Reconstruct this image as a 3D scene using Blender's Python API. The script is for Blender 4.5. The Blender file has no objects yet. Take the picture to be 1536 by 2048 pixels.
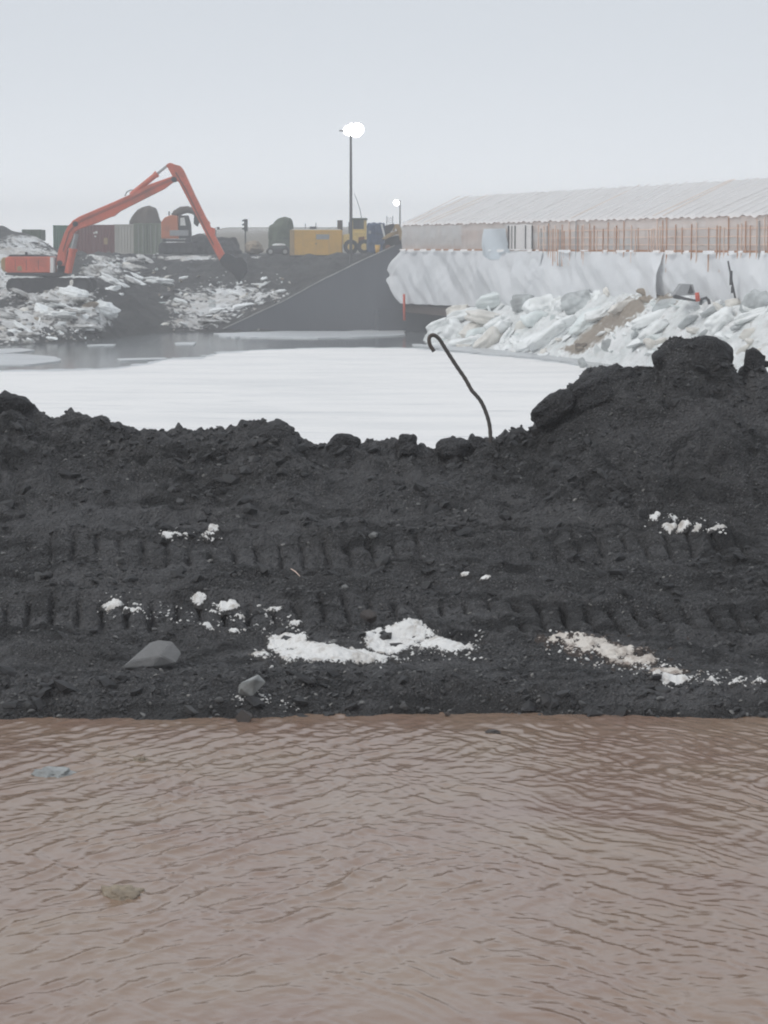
import bpy, bmesh, math, random
import numpy as np
from mathutils import Vector, Matrix

random.seed(7)
RNG = np.random.default_rng(11)
S = bpy.context.scene
COL = S.collection
R = math.radians

# ------------------------------------------------------------------ camera
F = 5000.0                      # focal length in photograph pixels (1536 x 2048)
CAM_H = 3.5                     # metres above the brown water
HOR = 490.0                     # row of the horizon
TH = math.atan((1024 - HOR) / F)
cam = bpy.data.cameras.new('camera')
cam.sensor_fit = 'VERTICAL'
cam.sensor_height = 36.0
cam.sensor_width = 27.0
cam.lens = 36.0 * F / 2048
cam.clip_start = 0.1
cam.clip_end = 6000
camo = bpy.data.objects.new('camera', cam)
COL.objects.link(camo)
camo.location = (0, 0, CAM_H)
camo.rotation_euler = (math.pi / 2 - TH, 0, 0)
S.camera = camo
S.render.resolution_x, S.render.resolution_y = 768, 1024

# ------------------------------------------------------------------ sky, sun, exposure
SUN_EL, SUN_AZ = R(42), R(235)
w = bpy.data.worlds.new('World'); S.world = w; w.use_nodes = True
nt = w.node_tree; nt.nodes.clear()
out = nt.nodes.new('ShaderNodeOutputWorld'); bg = nt.nodes.new('ShaderNodeBackground')
sky = nt.nodes.new('ShaderNodeTexSky'); sky.sky_type = 'NISHITA'; sky.sun_disc = False
sky.sun_elevation = SUN_EL; sky.sun_rotation = SUN_AZ; sky.dust_density = 6.0; sky.air_density = 1.0
hs = nt.nodes.new('ShaderNodeHueSaturation'); hs.inputs['Saturation'].default_value = 0.15
mx = nt.nodes.new('ShaderNodeMix'); mx.data_type = 'RGBA'
mx.inputs[0].default_value = 0.86
# the closed cloud deck: an even grey, paler in the mist low over the horizon all round
tcw = nt.nodes.new('ShaderNodeTexCoord'); sep = nt.nodes.new('ShaderNodeSeparateXYZ'); nt.links.new(tcw.outputs['Generated'], sep.inputs[0])
ex1 = nt.nodes.new('ShaderNodeMath'); ex1.operation = 'MULTIPLY'; ex1.inputs[1].default_value = -1 / 0.036; nt.links.new(sep.outputs[2], ex1.inputs[0])
ex2 = nt.nodes.new('ShaderNodeMath'); ex2.operation = 'EXPONENT'; nt.links.new(ex1.outputs[0], ex2.inputs[0])
ex3 = nt.nodes.new('ShaderNodeMath'); ex3.operation = 'MINIMUM'; ex3.inputs[1].default_value = 1.0; nt.links.new(ex2.outputs[0], ex3.inputs[0])
deck = nt.nodes.new('ShaderNodeMix'); deck.data_type = 'RGBA'
deck.inputs[6].default_value = (7.15, 7.65, 8.3, 1); deck.inputs[7].default_value = (14.2, 14.6, 15.0, 1)
nt.links.new(ex3.outputs[0], deck.inputs[0]); nt.links.new(deck.outputs[2], mx.inputs[7])
nt.links.new(sky.outputs[0], hs.inputs['Color'])
nt.links.new(hs.outputs[0], mx.inputs[6])
nt.links.new(mx.outputs[2], bg.inputs['Color'])
bg.inputs['Strength'].default_value = 0.1
nt.links.new(bg.outputs[0], out.inputs['Surface'])

sl = bpy.data.lights.new('sun', 'SUN'); sl.energy = 0.95; sl.angle = R(22); sl.color = (1.0, 0.97, 0.93)
so = bpy.data.objects.new('sun', sl); COL.objects.link(so)
# direction towards the sun: Nishita rotation 0 is +Y, clockwise seen from above
sd = Vector((math.sin(SUN_AZ) * math.cos(SUN_EL), math.cos(SUN_AZ) * math.cos(SUN_EL), math.sin(SUN_EL)))
so.rotation_euler = sd.to_track_quat('Z', 'Y').to_euler()

S.view_settings.view_transform = 'Standard'; S.view_settings.look = 'None'
S.view_settings.exposure = 0.0; S.view_settings.gamma = 1.0
S.view_settings.use_curve_mapping = False
S.render.engine = 'CYCLES'
S.cycles.use_denoising = True
S.cycles.max_bounces = 6; S.cycles.diffuse_bounces = 3; S.cycles.glossy_bounces = 3
S.cycles.transparent_max_bounces = 12; S.cycles.volume_bounces = 2
S.cycles.pixel_filter_type = 'BLACKMAN_HARRIS'; S.cycles.filter_width = 2.0
HAZE = 0.0015

# ------------------------------------------------------------------ geometry helpers
CT, ST = math.cos(TH), math.sin(TH)
def ray(px, py):
    u = (px - 768) / F; v = (1024 - py) / F
    return u, CT + v * ST, -ST + v * CT
def P(px, py, D):
    u, y, z = ray(px, py); t = D / y
    return Vector((u * t, D, CAM_H + z * t))
def Pz(px, py, z0):
    u, y, z = ray(px, py); t = (z0 - CAM_H) / z
    return Vector((u * t, y * t, z0))
def zat(py, D):
    return P(768, py, D).z
def px_of(x, y):                                  # bearing as a photograph column (design coordinate of the terrain tables)
    return 768 + F * x / np.maximum(y, 1e-3)

def _hash(ix, iy, seed):
    h = (ix.astype(np.int64) * 374761393 + iy.astype(np.int64) * 668265263 + seed * 1442695041) & 0xFFFFFFFF
    h = ((h ^ (h >> 13)) * 1274126177) & 0xFFFFFFFF
    return (h ^ (h >> 16)) & 0xFFFFFFFF
def noise(x, y, seed=0):
    x = np.asarray(x, float); y = np.asarray(y, float)
    ix = np.floor(x); iy = np.floor(y); fx = x - ix; fy = y - iy
    def g(ox, oy):
        a = _hash(ix + ox, iy + oy, seed) / 4294967296.0 * 2 * np.pi
        return np.cos(a) * (fx - ox) + np.sin(a) * (fy - oy)
    sx = fx ** 3 * (fx * (fx * 6 - 15) + 10); sy = fy ** 3 * (fy * (fy * 6 - 15) + 10)
    a = g(0, 0) * (1 - sx) + g(1, 0) * sx; b = g(0, 1) * (1 - sx) + g(1, 1) * sx
    return (a * (1 - sy) + b * sy) * 1.5
def fbm(x, y, seed=0, octv=4, gain=0.5):
    r = 0; a = 1.0
    for k in range(octv):
        r = r + a * noise(x * 2 ** k + 17.3 * k, y * 2 ** k - 9.1 * k, seed + k); a *= gain
    return r
def billow(x, y, seed=0, octv=3):
    r = 0; a = 1.0
    for k in range(octv):
        r = r + a * (np.abs(noise(x * 2.1 ** k + 5.7 * k, y * 2.1 ** k + 3.3 * k, seed + k)) - 0.25); a *= 0.5
    return r
def sstep(a, b, x):
    t = np.clip((x - a) / (b - a), 0, 1); return t * t * (3 - 2 * t)

def link(name, me, mat=None, parent=None, loc=(0, 0, 0)):
    o = bpy.data.objects.new(name, me); COL.objects.link(o)
    o.location = loc
    if parent: o.parent = parent
    if mat is not None and me is not None and not me.materials: me.materials.append(mat)
    return o
def tag(o, label, cat, group=None, kind=None):
    o['label'] = label; o['category'] = cat
    if group: o['group'] = group
    o['kind'] = kind or 'thing'
    return o
def struct(o, kind='structure', label=None):
    o['kind'] = kind
    if label: o['label'] = label
    return o
def thing(name, label, cat, loc=(0, 0, 0), rz=0, group=None):
    o = bpy.data.objects.new(name, None); COL.objects.link(o)
    o.location = loc; o.rotation_euler = (0, 0, rz); o.empty_display_size = 0.2
    return tag(o, label, cat, group)
def copy_tree(o, parent=None):
    c = o.copy(); COL.objects.link(c)
    if parent: c.parent = parent
    for ch in list(o.children): copy_tree(ch, c)
    return c

def np_mesh(name, V, faces, smooth=True):
    """V (n,3), faces (m,3|4) int arrays."""
    me = bpy.data.meshes.new(name)
    V = np.asarray(V, np.float32); faces = np.asarray(faces, np.int32)
    k = faces.shape[1]
    me.vertices.add(len(V)); me.vertices.foreach_set('co', V.ravel())
    me.loops.add(faces.size); me.loops.foreach_set('vertex_index', faces.ravel())
    me.polygons.add(len(faces))
    me.polygons.foreach_set('loop_start', np.arange(0, faces.size, k, dtype=np.int32))
    me.polygons.foreach_set('loop_total', np.full(len(faces), k, np.int32))
    me.polygons.foreach_set('use_smooth', np.full(len(faces), smooth))
    me.update(calc_edges=True); me.validate()
    return me
def grid_faces(nx, ny):
    i = np.arange(ny - 1)[:, None] * nx + np.arange(nx - 1)[None, :]
    return np.stack([i, i + 1, i + nx + 1, i + nx], -1).reshape(-1, 4)
def attr(me, name, vals):
    a = me.attributes.new(name, 'FLOAT', 'POINT'); a.data.foreach_set('value', np.asarray(vals, np.float32).ravel())
def axis(*segs):
    """segs: (start, stop, step) runs joined into one rising coordinate list"""
    r = []
    for a, b, s in segs: r += list(np.linspace(a, b, max(2, int(round((b - a) / s)) + 1))[:-1])
    r.append(segs[-1][1]); return np.array(r)

class MB:
    def __init__(self): self.v = []; self.f = []
    def add(self, vs, fs):
        n = len(self.v); self.v += [tuple(p) for p in vs]; self.f += [tuple(i + n for i in q) for q in fs]; return self
    def box(self, c, s, rot=None):
        x, y, z = (d / 2 for d in s)
        vs = [Vector(p) for p in ((-x, -y, -z), (x, -y, -z), (x, y, -z), (-x, y, -z), (-x, -y, z), (x, -y, z), (x, y, z), (-x, y, z))]
        if rot is not None: vs = [rot @ p for p in vs]
        return self.add([p + Vector(c) for p in vs], [(0, 3, 2, 1), (4, 5, 6, 7), (0, 1, 5, 4), (1, 2, 6, 5), (2, 3, 7, 6), (3, 0, 4, 7)])
    def bar(self, a, b, wd, ht):
        a, b = Vector(a), Vector(b); d = b - a; q = d.to_track_quat('X', 'Z').to_matrix()
        return self.box((a + b) / 2, (d.length, wd, ht), q)
    def prism(self, prof, y0, y1):
        """profile of (x, z) extruded along y"""
        n = len(prof)
        vs = [(x, y0, z) for x, z in prof] + [(x, y1, z) for x, z in prof]
        fs = [tuple(range(n)), tuple(range(2 * n - 1, n - 1, -1))] + [(i, n + i, n + (i + 1) % n, (i + 1) % n) for i in range(n)]
        return self.add(vs, fs)
    def tube(self, pts, r, n=8, cap=True):
        pts = [Vector(p) for p in pts]; m = len(pts)
        rr = r if isinstance(r, (list, tuple)) else [r] * m
        vs = []; fs = []
        up = Vector((0, 0, 1)); prev = None
        for i, p in enumerate(pts):
            t = (pts[min(i + 1, m - 1)] - pts[max(i - 1, 0)]).normalized()
            if prev is None:
                a = t.cross(up if abs(t.z) < .95 else Vector((1, 0, 0))).normalized()
            else:
                a = (prev - t * prev.dot(t)).normalized()
            prev = a; b = t.cross(a)
            for k in range(n):
                an = 2 * math.pi * k / n; vs.append(p + (a * math.cos(an) + b * math.sin(an)) * rr[i])
        for i in range(m - 1):
            for k in range(n):
                k2 = (k + 1) % n; fs.append((i * n + k, i * n + k2, (i + 1) * n + k2, (i + 1) * n + k))
        if cap: fs += [tuple(range(n - 1, -1, -1)), tuple((m - 1) * n + k for k in range(n))]
        return self.add(vs, fs)
    def mesh(self, name, smooth=False, bevel=0.0):
        me = bpy.data.meshes.new(name); me.from_pydata([tuple(p) for p in self.v], [], self.f)
        bm = bmesh.new(); bm.from_mesh(me); bmesh.ops.recalc_face_normals(bm, faces=bm.faces)
        if bevel:
            es = [e for e in bm.edges if len(e.link_faces) == 2 and e.calc_face_angle(0) > 0.6]
            bmesh.ops.bevel(bm, geom=es, offset=bevel, segments=1, affect='EDGES', clamp_overlap=True)
        bm.to_mesh(me); bm.free()
        if smooth: me.polygons.foreach_set('use_smooth', [True] * len(me.polygons))
        return me
    def build(self, name, mat, parent=None, loc=(0, 0, 0), smooth=False, bevel=0.0):
        return link(name, self.mesh(name, smooth, bevel), mat, parent, loc)

# ------------------------------------------------------------------ materials
def new_mat(name):
    m = bpy.data.materials.new(name); m.use_nodes = True
    b = m.node_tree.nodes['Principled BSDF']; return m, m.node_tree, b
def N(t, typ, **kw):
    n = t.nodes.new(typ)
    for k, v in kw.items():
        if k in n.inputs.keys(): n.inputs[k].default_value = v
        else: setattr(n, k, v)
    return n
def ramp(t, fac, stops):
    r = t.nodes.new('ShaderNodeValToRGB'); e = r.color_ramp.elements
    while len(e) < len(stops): e.new(0.5)
    for i, (p, c) in enumerate(stops):
        e[i].position = p; e[i].color = (*c, 1) if len(c) == 3 else c
    t.links.new(fac, r.inputs[0]); return r.outputs[0]
def mixc(t, fac, a, b):
    m = t.nodes.new('ShaderNodeMix'); m.data_type = 'RGBA'
    for i, v in ((0, fac), (6, a), (7, b)):
        if isinstance(v, (int, float)): m.inputs[i].default_value = v
        elif isinstance(v, tuple): m.inputs[i].default_value = (*v, 1) if len(v) == 3 else v
        else: t.links.new(v, m.inputs[i])
    return m.outputs[2]
def math_(t, op, a, b=0.0):
    m = t.nodes.new('ShaderNodeMath'); m.operation = op
    for i, v in enumerate((a, b)):
        if isinstance(v, (int, float)): m.inputs[i].default_value = v
        else: t.links.new(v, m.inputs[i])
    return m.outputs[0]
def bump(t, b, h, strength, dist):
    n = t.nodes.new('ShaderNodeBump'); n.inputs['Strength'].default_value = strength; n.inputs['Distance'].default_value = dist
    t.links.new(h, n.inputs['Height']); t.links.new(n.outputs[0], b.inputs['Normal'])
def coords(t, scale=(1, 1, 1), world=False):
    mp = t.nodes.new('ShaderNodeMapping'); mp.inputs['Scale'].default_value = scale
    if world:
        g = t.nodes.new('ShaderNodeNewGeometry'); t.links.new(g.outputs['Position'], mp.inputs[0])
    else:
        c = t.nodes.new('ShaderNodeTexCoord'); t.links.new(c.outputs['Object'], mp.inputs[0])
    return mp.outputs[0]
def nz(t, co, scale, detail=4, rough=0.55, dist=0.0):
    n = N(t, 'ShaderNodeTexNoise', Scale=scale, Detail=detail, Roughness=rough, Distortion=dist)
    t.links.new(co, n.inputs['Vector']); return n.outputs['Fac']
def paint(name, c, rough=0.55, dirt=(0.10, 0.09, 0.08), amount=0.35, scale=1.3, bmp=0.0, spec=0.4):
    """painted or plain material, with worn and dirty patches of its own"""
    m, t, b = new_mat(name); co = coords(t)
    f = nz(t, co, scale, 6, 0.62, 0.4)
    f = ramp(t, f, [(0.45, (0, 0, 0)), (0.78, (1, 1, 1))])
    k = nz(t, co, scale * 9, 3)
    c2 = tuple(x * 0.8 for x in c); c3 = tuple(min(1, x * 1.12) for x in c)
    base = mixc(t, k, c2, c3)
    t.links.new(mixc(t, math_(t, 'MULTIPLY', f, amount), base, dirt), b.inputs['Base Color'])
    b.inputs['Roughness'].default_value = rough; b.inputs['Specular IOR Level'].default_value = spec
    if bmp: bump(t, b, k, bmp, 0.02)
    return m

M = {}
# black volcanic gravel of the near bank
def gravel_mat(name, lo, hi, sp, rough0=0.5):
    m, t, b = new_mat(name); co = coords(t, world=True)
    big = nz(t, co, 0.9, 5, 0.6); mid = nz(t, co, 7, 6, 0.7); fine = nz(t, co, 55, 4, 0.7)
    def cells(scale):
        v = N(t, 'ShaderNodeTexVoronoi', Scale=scale); w3 = nz(t, co, scale * .6, 2)
        t.links.new(co, v.inputs['Vector']); sp_ = t.nodes.new('ShaderNodeSeparateColor'); t.links.new(v.outputs['Color'], sp_.inputs[0]); return v.outputs['Distance'], sp_.outputs[0], sp_.outputs[1]
    d1, r1, r1b = cells(38.0); d2_, r2, r2b = cells(90.0)
    dry = nz(t, coords(t, (0.45, 1.7, 1), world=True), 0.8, 5, 0.62, .4)
    c = ramp(t, mid, [(0.30, lo), (0.52, tuple((x + y) / 2 for x, y in zip(lo, hi))), (0.75, hi)])
    peb = ramp(t, r1, [(0.0, tuple(x * .55 for x in lo)), (0.55, tuple(x * 1.1 for x in hi)), (0.90, tuple(x * 1.7 for x in hi)), (0.97, sp)])
    gate = math_(t, 'MULTIPLY', ramp(t, r1b, [(0.45, (0, 0, 0)), (0.5, (1, 1, 1))]), ramp(t, d1, [(0.25, (1, 1, 1)), (0.42, (0, 0, 0))]))
    c = mixc(t, math_(t, 'MULTIPLY', gate, 0.8), c, peb)
    pb2 = ramp(t, r2, [(0.0, tuple(x * .6 for x in lo)), (0.7, hi), (0.95, tuple(x * 2.2 for x in hi)), (1.0, sp)])
    c = mixc(t, math_(t, 'MULTIPLY', ramp(t, r2b, [(0.4, (0, 0, 0)), (0.45, (1, 1, 1))]), 0.55), c, pb2)
    c = mixc(t, ramp(t, big, [(0.5, (0, 0, 0)), (0.8, (0.5, 0.5, 0.5))]), c, tuple(x * f for x, f in zip(hi, (1.05, 1.0, .94))))
    c = mixc(t, ramp(t, dry, [(0.44, (0, 0, 0)), (0.62, (.8, .8, .8))]), c, mixc(t, mid, tuple(x * .8 for x in hi), tuple(x * 2.2 for x in hi)))
    wp_ = nz(t, coords(t, (0.6, 1.5, 1), world=True), 1.9, 5, 0.65, .5)
    c = mixc(t, ramp(t, wp_, [(0.50, (0, 0, 0)), (0.62, (.9, .9, .9))]), c, tuple(x * .8 for x in lo))
    aw = N(t, 'ShaderNodeAttribute', attribute_name='wet')
    c = mixc(t, math_(t, 'MULTIPLY', aw.outputs['Fac'], .6), c, (0.012, 0.011, 0.010))
    t.links.new(c, b.inputs['Base Color'])
    t.links.new(ramp(t, big, [(0.35, (rough0,) * 3), (0.65, (0.85, 0.85, 0.85))]), b.inputs['Roughness'])
    b.inputs['Specular IOR Level'].default_value = 0.3
    h = math_(t, 'ADD', math_(t, 'MULTIPLY', mid, 2.2), math_(t, 'ADD', fine, math_(t, 'MULTIPLY', math_(t, 'SUBTRACT', 0.4, d1), 1.6)))
    bump(t, b, h, 1.0, 0.035); return m
M['gravel'] = gravel_mat('gravel', (0.018, 0.018, 0.019), (0.090, 0.089, 0.091), (0.36, 0.355, 0.34))
M['clod'] = gravel_mat('clod', (0.020, 0.020, 0.022), (0.070, 0.070, 0.073), (0.12, 0.12, 0.12), 0.7)
# loose stones: the attribute 'tone' picks each stone's own grey
m, t, b = new_mat('stones'); co = coords(t, world=True)
a = N(t, 'ShaderNodeAttribute', attribute_name='tone')
c = ramp(t, a.outputs['Fac'], [(0.0, (0.020, 0.020, 0.022)), (0.45, (0.060, 0.060, 0.062)), (0.8, (0.15, 0.15, 0.148)), (1.0, (0.32, 0.31, 0.29))])
k = nz(t, co, 60, 3); t.links.new(mixc(t, math_(t, 'MULTIPLY', k, 0.6), c, (0.03, 0.03, 0.03)), b.inputs['Base Color'])
b.inputs['Roughness'].default_value = 0.6; b.inputs['Specular IOR Level'].default_value = 0.35
M['stones'] = m
def stone_mat(name, c, rough=0.6, sc=1.0):
    m, t, b = new_mat(name); co = coords(t)
    k = nz(t, co, 3.2 * sc, 7, 0.7); k2 = nz(t, co, 22 * sc, 4, 0.6)
    t.links.new(mixc(t, k, tuple(x * 0.6 for x in c), tuple(x * 1.35 for x in c)), b.inputs['Base Color'])
    b.inputs['Roughness'].default_value = rough; bump(t, b, math_(t, 'ADD', k, math_(t, 'MULTIPLY', k2, .5)), 0.5, 0.04); return m
M['stone_dark'] = stone_mat('stone_dark', (0.045, 0.045, 0.046))
M['stone_mid'] = stone_mat('stone_mid', (0.085, 0.085, 0.085))
M['stone_pale'] = stone_mat('stone_pale', (0.19, 0.19, 0.185))
M['stone_big'] = stone_mat('stone_big', (0.19, 0.19, 0.19), 0.7, 3.5)
M['stone_brown'] = stone_mat('stone_brown', (0.055, 0.045, 0.04), 0.35)
# snow and ice
def snow_mat(name, c, dirt, lo, hi, scale=2.0, rough=0.7, sss=0.0, bs=0.5, bd=0.05, world=True):
    m, t, b = new_mat(name); co = coords(t, world=world)
    f = nz(t, co, scale, 8, 0.66, 0.6); k = nz(t, co, scale * 11, 4)
    t.links.new(mixc(t, ramp(t, f, [(lo, (0, 0, 0)), (hi, (1, 1, 1))]), c, dirt), b.inputs['Base Color'])
    b.inputs['Roughness'].default_value = rough; b.inputs['Specular IOR Level'].default_value = 0.25
    if sss:
        b.inputs['Subsurface Weight'].default_value = sss; b.inputs['Subsurface Radius'].default_value = (0.25, 0.4, 0.45); b.inputs['Subsurface Scale'].default_value = 0.4
    bump(t, b, math_(t, 'ADD', f, math_(t, 'MULTIPLY', k, .4)), bs, bd); return m
def patch_mat(name, c, mud, soil, lo, hi):
    m, t, b = new_mat(name); co = coords(t, world=True)
    f = nz(t, co, 7, 7, 0.68, 0.5); k = nz(t, co, 45, 4, 0.7); a = N(t, 'ShaderNodeAttribute', attribute_name='cover')
    col = mixc(t, ramp(t, f, [(lo, (0, 0, 0)), (hi, (1, 1, 1))]), c, mud)
    e = math_(t, 'ADD', a.outputs['Fac'], math_(t, 'ADD', math_(t, 'MULTIPLY', math_(t, 'SUBTRACT', k, .5), .9), math_(t, 'MULTIPLY', math_(t, 'SUBTRACT', f, .5), .5)))
    t.links.new(mixc(t, ramp(t, e, [(.06, (0, 0, 0)), (.12, (1, 1, 1))]), soil, col), b.inputs['Base Color'])
    b.inputs['Roughness'].default_value = .7; b.inputs['Specular IOR Level'].default_value = .25
    bump(t, b, math_(t, 'ADD', f, math_(t, 'MULTIPLY', k, .6)), .8, .03); return m
M['snow_near'] = patch_mat('snow_near', (0.84, 0.83, 0.81), (0.40, 0.35, 0.30), (0.045, 0.043, 0.042), 0.50, 0.70)
M['snow_dirty'] = patch_mat('snow_dirty', (0.74, 0.69, 0.63), (0.24, 0.18, 0.145), (0.055, 0.043, 0.037), 0.44, 0.66)
M['snow_crumb'] = snow_mat('snow_crumb', (0.78, 0.77, 0.75), (0.34, 0.30, 0.26), 0.5, 0.7, 9.0)
M['ice_white'] = snow_mat('ice_white', (0.84, 0.86, 0.855), (0.62, 0.64, 0.62), 0.5, 0.75, 1.1, 0.5, bs=0.4, bd=0.06)
M['ice_green'] = snow_mat('ice_green', (0.76, 0.805, 0.795), (0.62, 0.68, 0.67), 0.42, 0.7, 0.9, 0.35, bs=0.4, bd=0.06)
M['ice_tan'] = snow_mat('ice_tan', (0.74, 0.72, 0.67), (0.52, 0.49, 0.44), 0.42, 0.72, 0.9, 0.5, bs=0.4, bd=0.06)
M['ice_grey'] = snow_mat('ice_grey', (0.52, 0.55, 0.55), (0.22, 0.23, 0.23), 0.42, 0.68, 0.8, 0.5, bs=0.5, bd=0.08)
M['ice_dirty'] = snow_mat('ice_dirty', (0.66, 0.66, 0.645), (0.14, 0.13, 0.12), 0.42, 0.62, 1.1, 0.6, bs=0.8, bd=0.15)
M['ice_brown'] = snow_mat('ice_brown', (0.34, 0.28, 0.21), (0.14, 0.11, 0.085), 0.40, 0.66, 1.5, 0.7, bs=0.7, bd=0.1)
M['ice_clear'] = snow_mat('ice_clear', (0.36, 0.37, 0.36), (0.18, 0.185, 0.18), 0.42, 0.7, 6.0, 0.25, bs=0.3, bd=0.02)
# the big ice heap: attribute 'dirt' says where the load of earth lies
m, t, b = new_mat('ice_heap'); co = coords(t, world=True)
f = nz(t, co, 0.5, 8, 0.68, 0.8); k = nz(t, co, 2.6, 6, 0.65)
a = N(t, 'ShaderNodeAttribute', attribute_name='dirt')
c = mixc(t, ramp(t, f, [(0.40, (0, 0, 0)), (0.66, (1, 1, 1))]), (0.86, 0.865, 0.86), (0.66, 0.70, 0.69))
c = mixc(t, ramp(t, k, [(0.52, (0, 0, 0)), (0.72, (0.7, 0.7, 0.7))]), c, (0.50, 0.48, 0.45))
d = math_(t, 'ADD', a.outputs['Fac'], math_(t, 'MULTIPLY', math_(t, 'SUBTRACT', k, 0.5), 1.6))
c = mixc(t, ramp(t, d, [(0.42, (0, 0, 0)), (0.66, (1, 1, 1))]), c, mixc(t, f, (0.17, 0.13, 0.095), (0.36, 0.30, 0.23)))
t.links.new(c, b.inputs['Base Color']); b.inputs['Roughness'].default_value = 0.6
bump(t, b, math_(t, 'ADD', f, math_(t, 'MULTIPLY', k, .6)), 0.9, 0.35)
M['ice_heap'] = m
# wide ground: attribute 'snow' says how much snow lies
m, t, b = new_mat('ground'); co = coords(t, world=True)
f = nz(t, co, 0.33, 8, 0.68, 0.7); k = nz(t, co, 1.7, 7, 0.7)
a = N(t, 'ShaderNodeAttribute', attribute_name='snow')
d = math_(t, 'ADD', a.outputs['Fac'], math_(t, 'MULTIPLY', math_(t, 'SUBTRACT', k, 0.5), 2.2))
e = mixc(t, ramp(t, f, [(.35, (0, 0, 0)), (.65, (1, 1, 1))]), (0.022, 0.023, 0.024), (0.070, 0.069, 0.066))
e = mixc(t, ramp(t, k, [(0.6, (0, 0, 0)), (0.75, (1, 1, 1))]), e, (0.11, 0.105, 0.10))
a2 = N(t, 'ShaderNodeAttribute', attribute_name='grass')
e = mixc(t, a2.outputs['Fac'], e, mixc(t, k, (0.10, 0.085, 0.055), (0.24, 0.20, 0.13)))
sn = mixc(t, ramp(t, f, [(0.40, (0, 0, 0)), (0.70, (1, 1, 1))]), (0.74, 0.75, 0.75), (0.40, 0.37, 0.33))
t.links.new(mixc(t, ramp(t, d, [(0.46, (0, 0, 0)), (0.60, (1, 1, 1))]), e, sn), b.inputs['Base Color'])
b.inputs['Roughness'].default_value = 0.85; b.inputs['Specular IOR Level'].default_value = 0.2
bump(t, b, math_(t, 'ADD', f, math_(t, 'MULTIPLY', k, .8)), 0.9, 0.3)
M['ground'] = m
# frozen pond
m, t, b = new_mat('pond_ice'); co = coords(t, (0.35, 1, 1), world=True)
f = nz(t, co, 0.35, 6, 0.6, 0.5); s = nz(t, coords(t, (0.25, 1.6, 1), world=True), 0.9, 4, 0.6)
c = mixc(t, ramp(t, f, [(0.45, (0, 0, 0)), (0.75, (1, 1, 1))]), (0.86, 0.845, 0.825), (0.70, 0.70, 0.695))
c = mixc(t, ramp(t, s, [(0.61, (0, 0, 0)), (0.72, (0.85, 0.85, 0.85))]), c, (0.50, 0.51, 0.52))
t.links.new(c, b.inputs['Base Color']); b.inputs['Roughness'].default_value = 0.6; b.inputs['Specular IOR Level'].default_value = 0.2
M['pond_ice'] = m
m, t, b = new_mat('slush'); co = coords(t, (0.4, 1, 1), world=True)
f = nz(t, co, 0.6, 6, 0.6, 0.5)
t.links.new(mixc(t, f, (0.34, 0.36, 0.37), (0.66, 0.68, 0.69)), b.inputs['Base Color']); b.inputs['Roughness'].default_value = 0.35
M['slush'] = m
m, t, b = new_mat('pond_water'); co = coords(t, (0.5, 1, 1), world=True)
f = nz(t, co, 0.25, 5, 0.6, 0.6)
t.links.new(mixc(t, ramp(t, f, [(0.4, (0, 0, 0)), (0.7, (1, 1, 1))]), (0.075, 0.085, 0.09), (0.16, 0.17, 0.175)), b.inputs['Base Color'])
b.inputs['Roughness'].default_value = 0.13; b.inputs['IOR'].default_value = 1.33
bump(t, b, nz(t, coords(t, (0.6, 1, 1), world=True), 2.2, 3), 0.05, 0.05)
M['pond_water'] = m
# muddy brown water
m, t, b = new_mat('brown_water'); co = coords(t, world=True)
f = nz(t, co, 0.8, 4, 0.5, 0.3); k = nz(t, coords(t, (1, 1.6, 1), world=True), 26, 3, 0.6)
t.links.new(mixc(t, ramp(t, f, [(0.35, (0, 0, 0)), (0.7, (1, 1, 1))]), (0.265, 0.172, 0.128), (0.290, 0.205, 0.143)), b.inputs['Base Color'])
b.inputs['Roughness'].default_value = 0.085; b.inputs['IOR'].default_value = 1.42
bump(t, b, k, 0.22, 0.005)
M['brown_water'] = m
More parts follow.
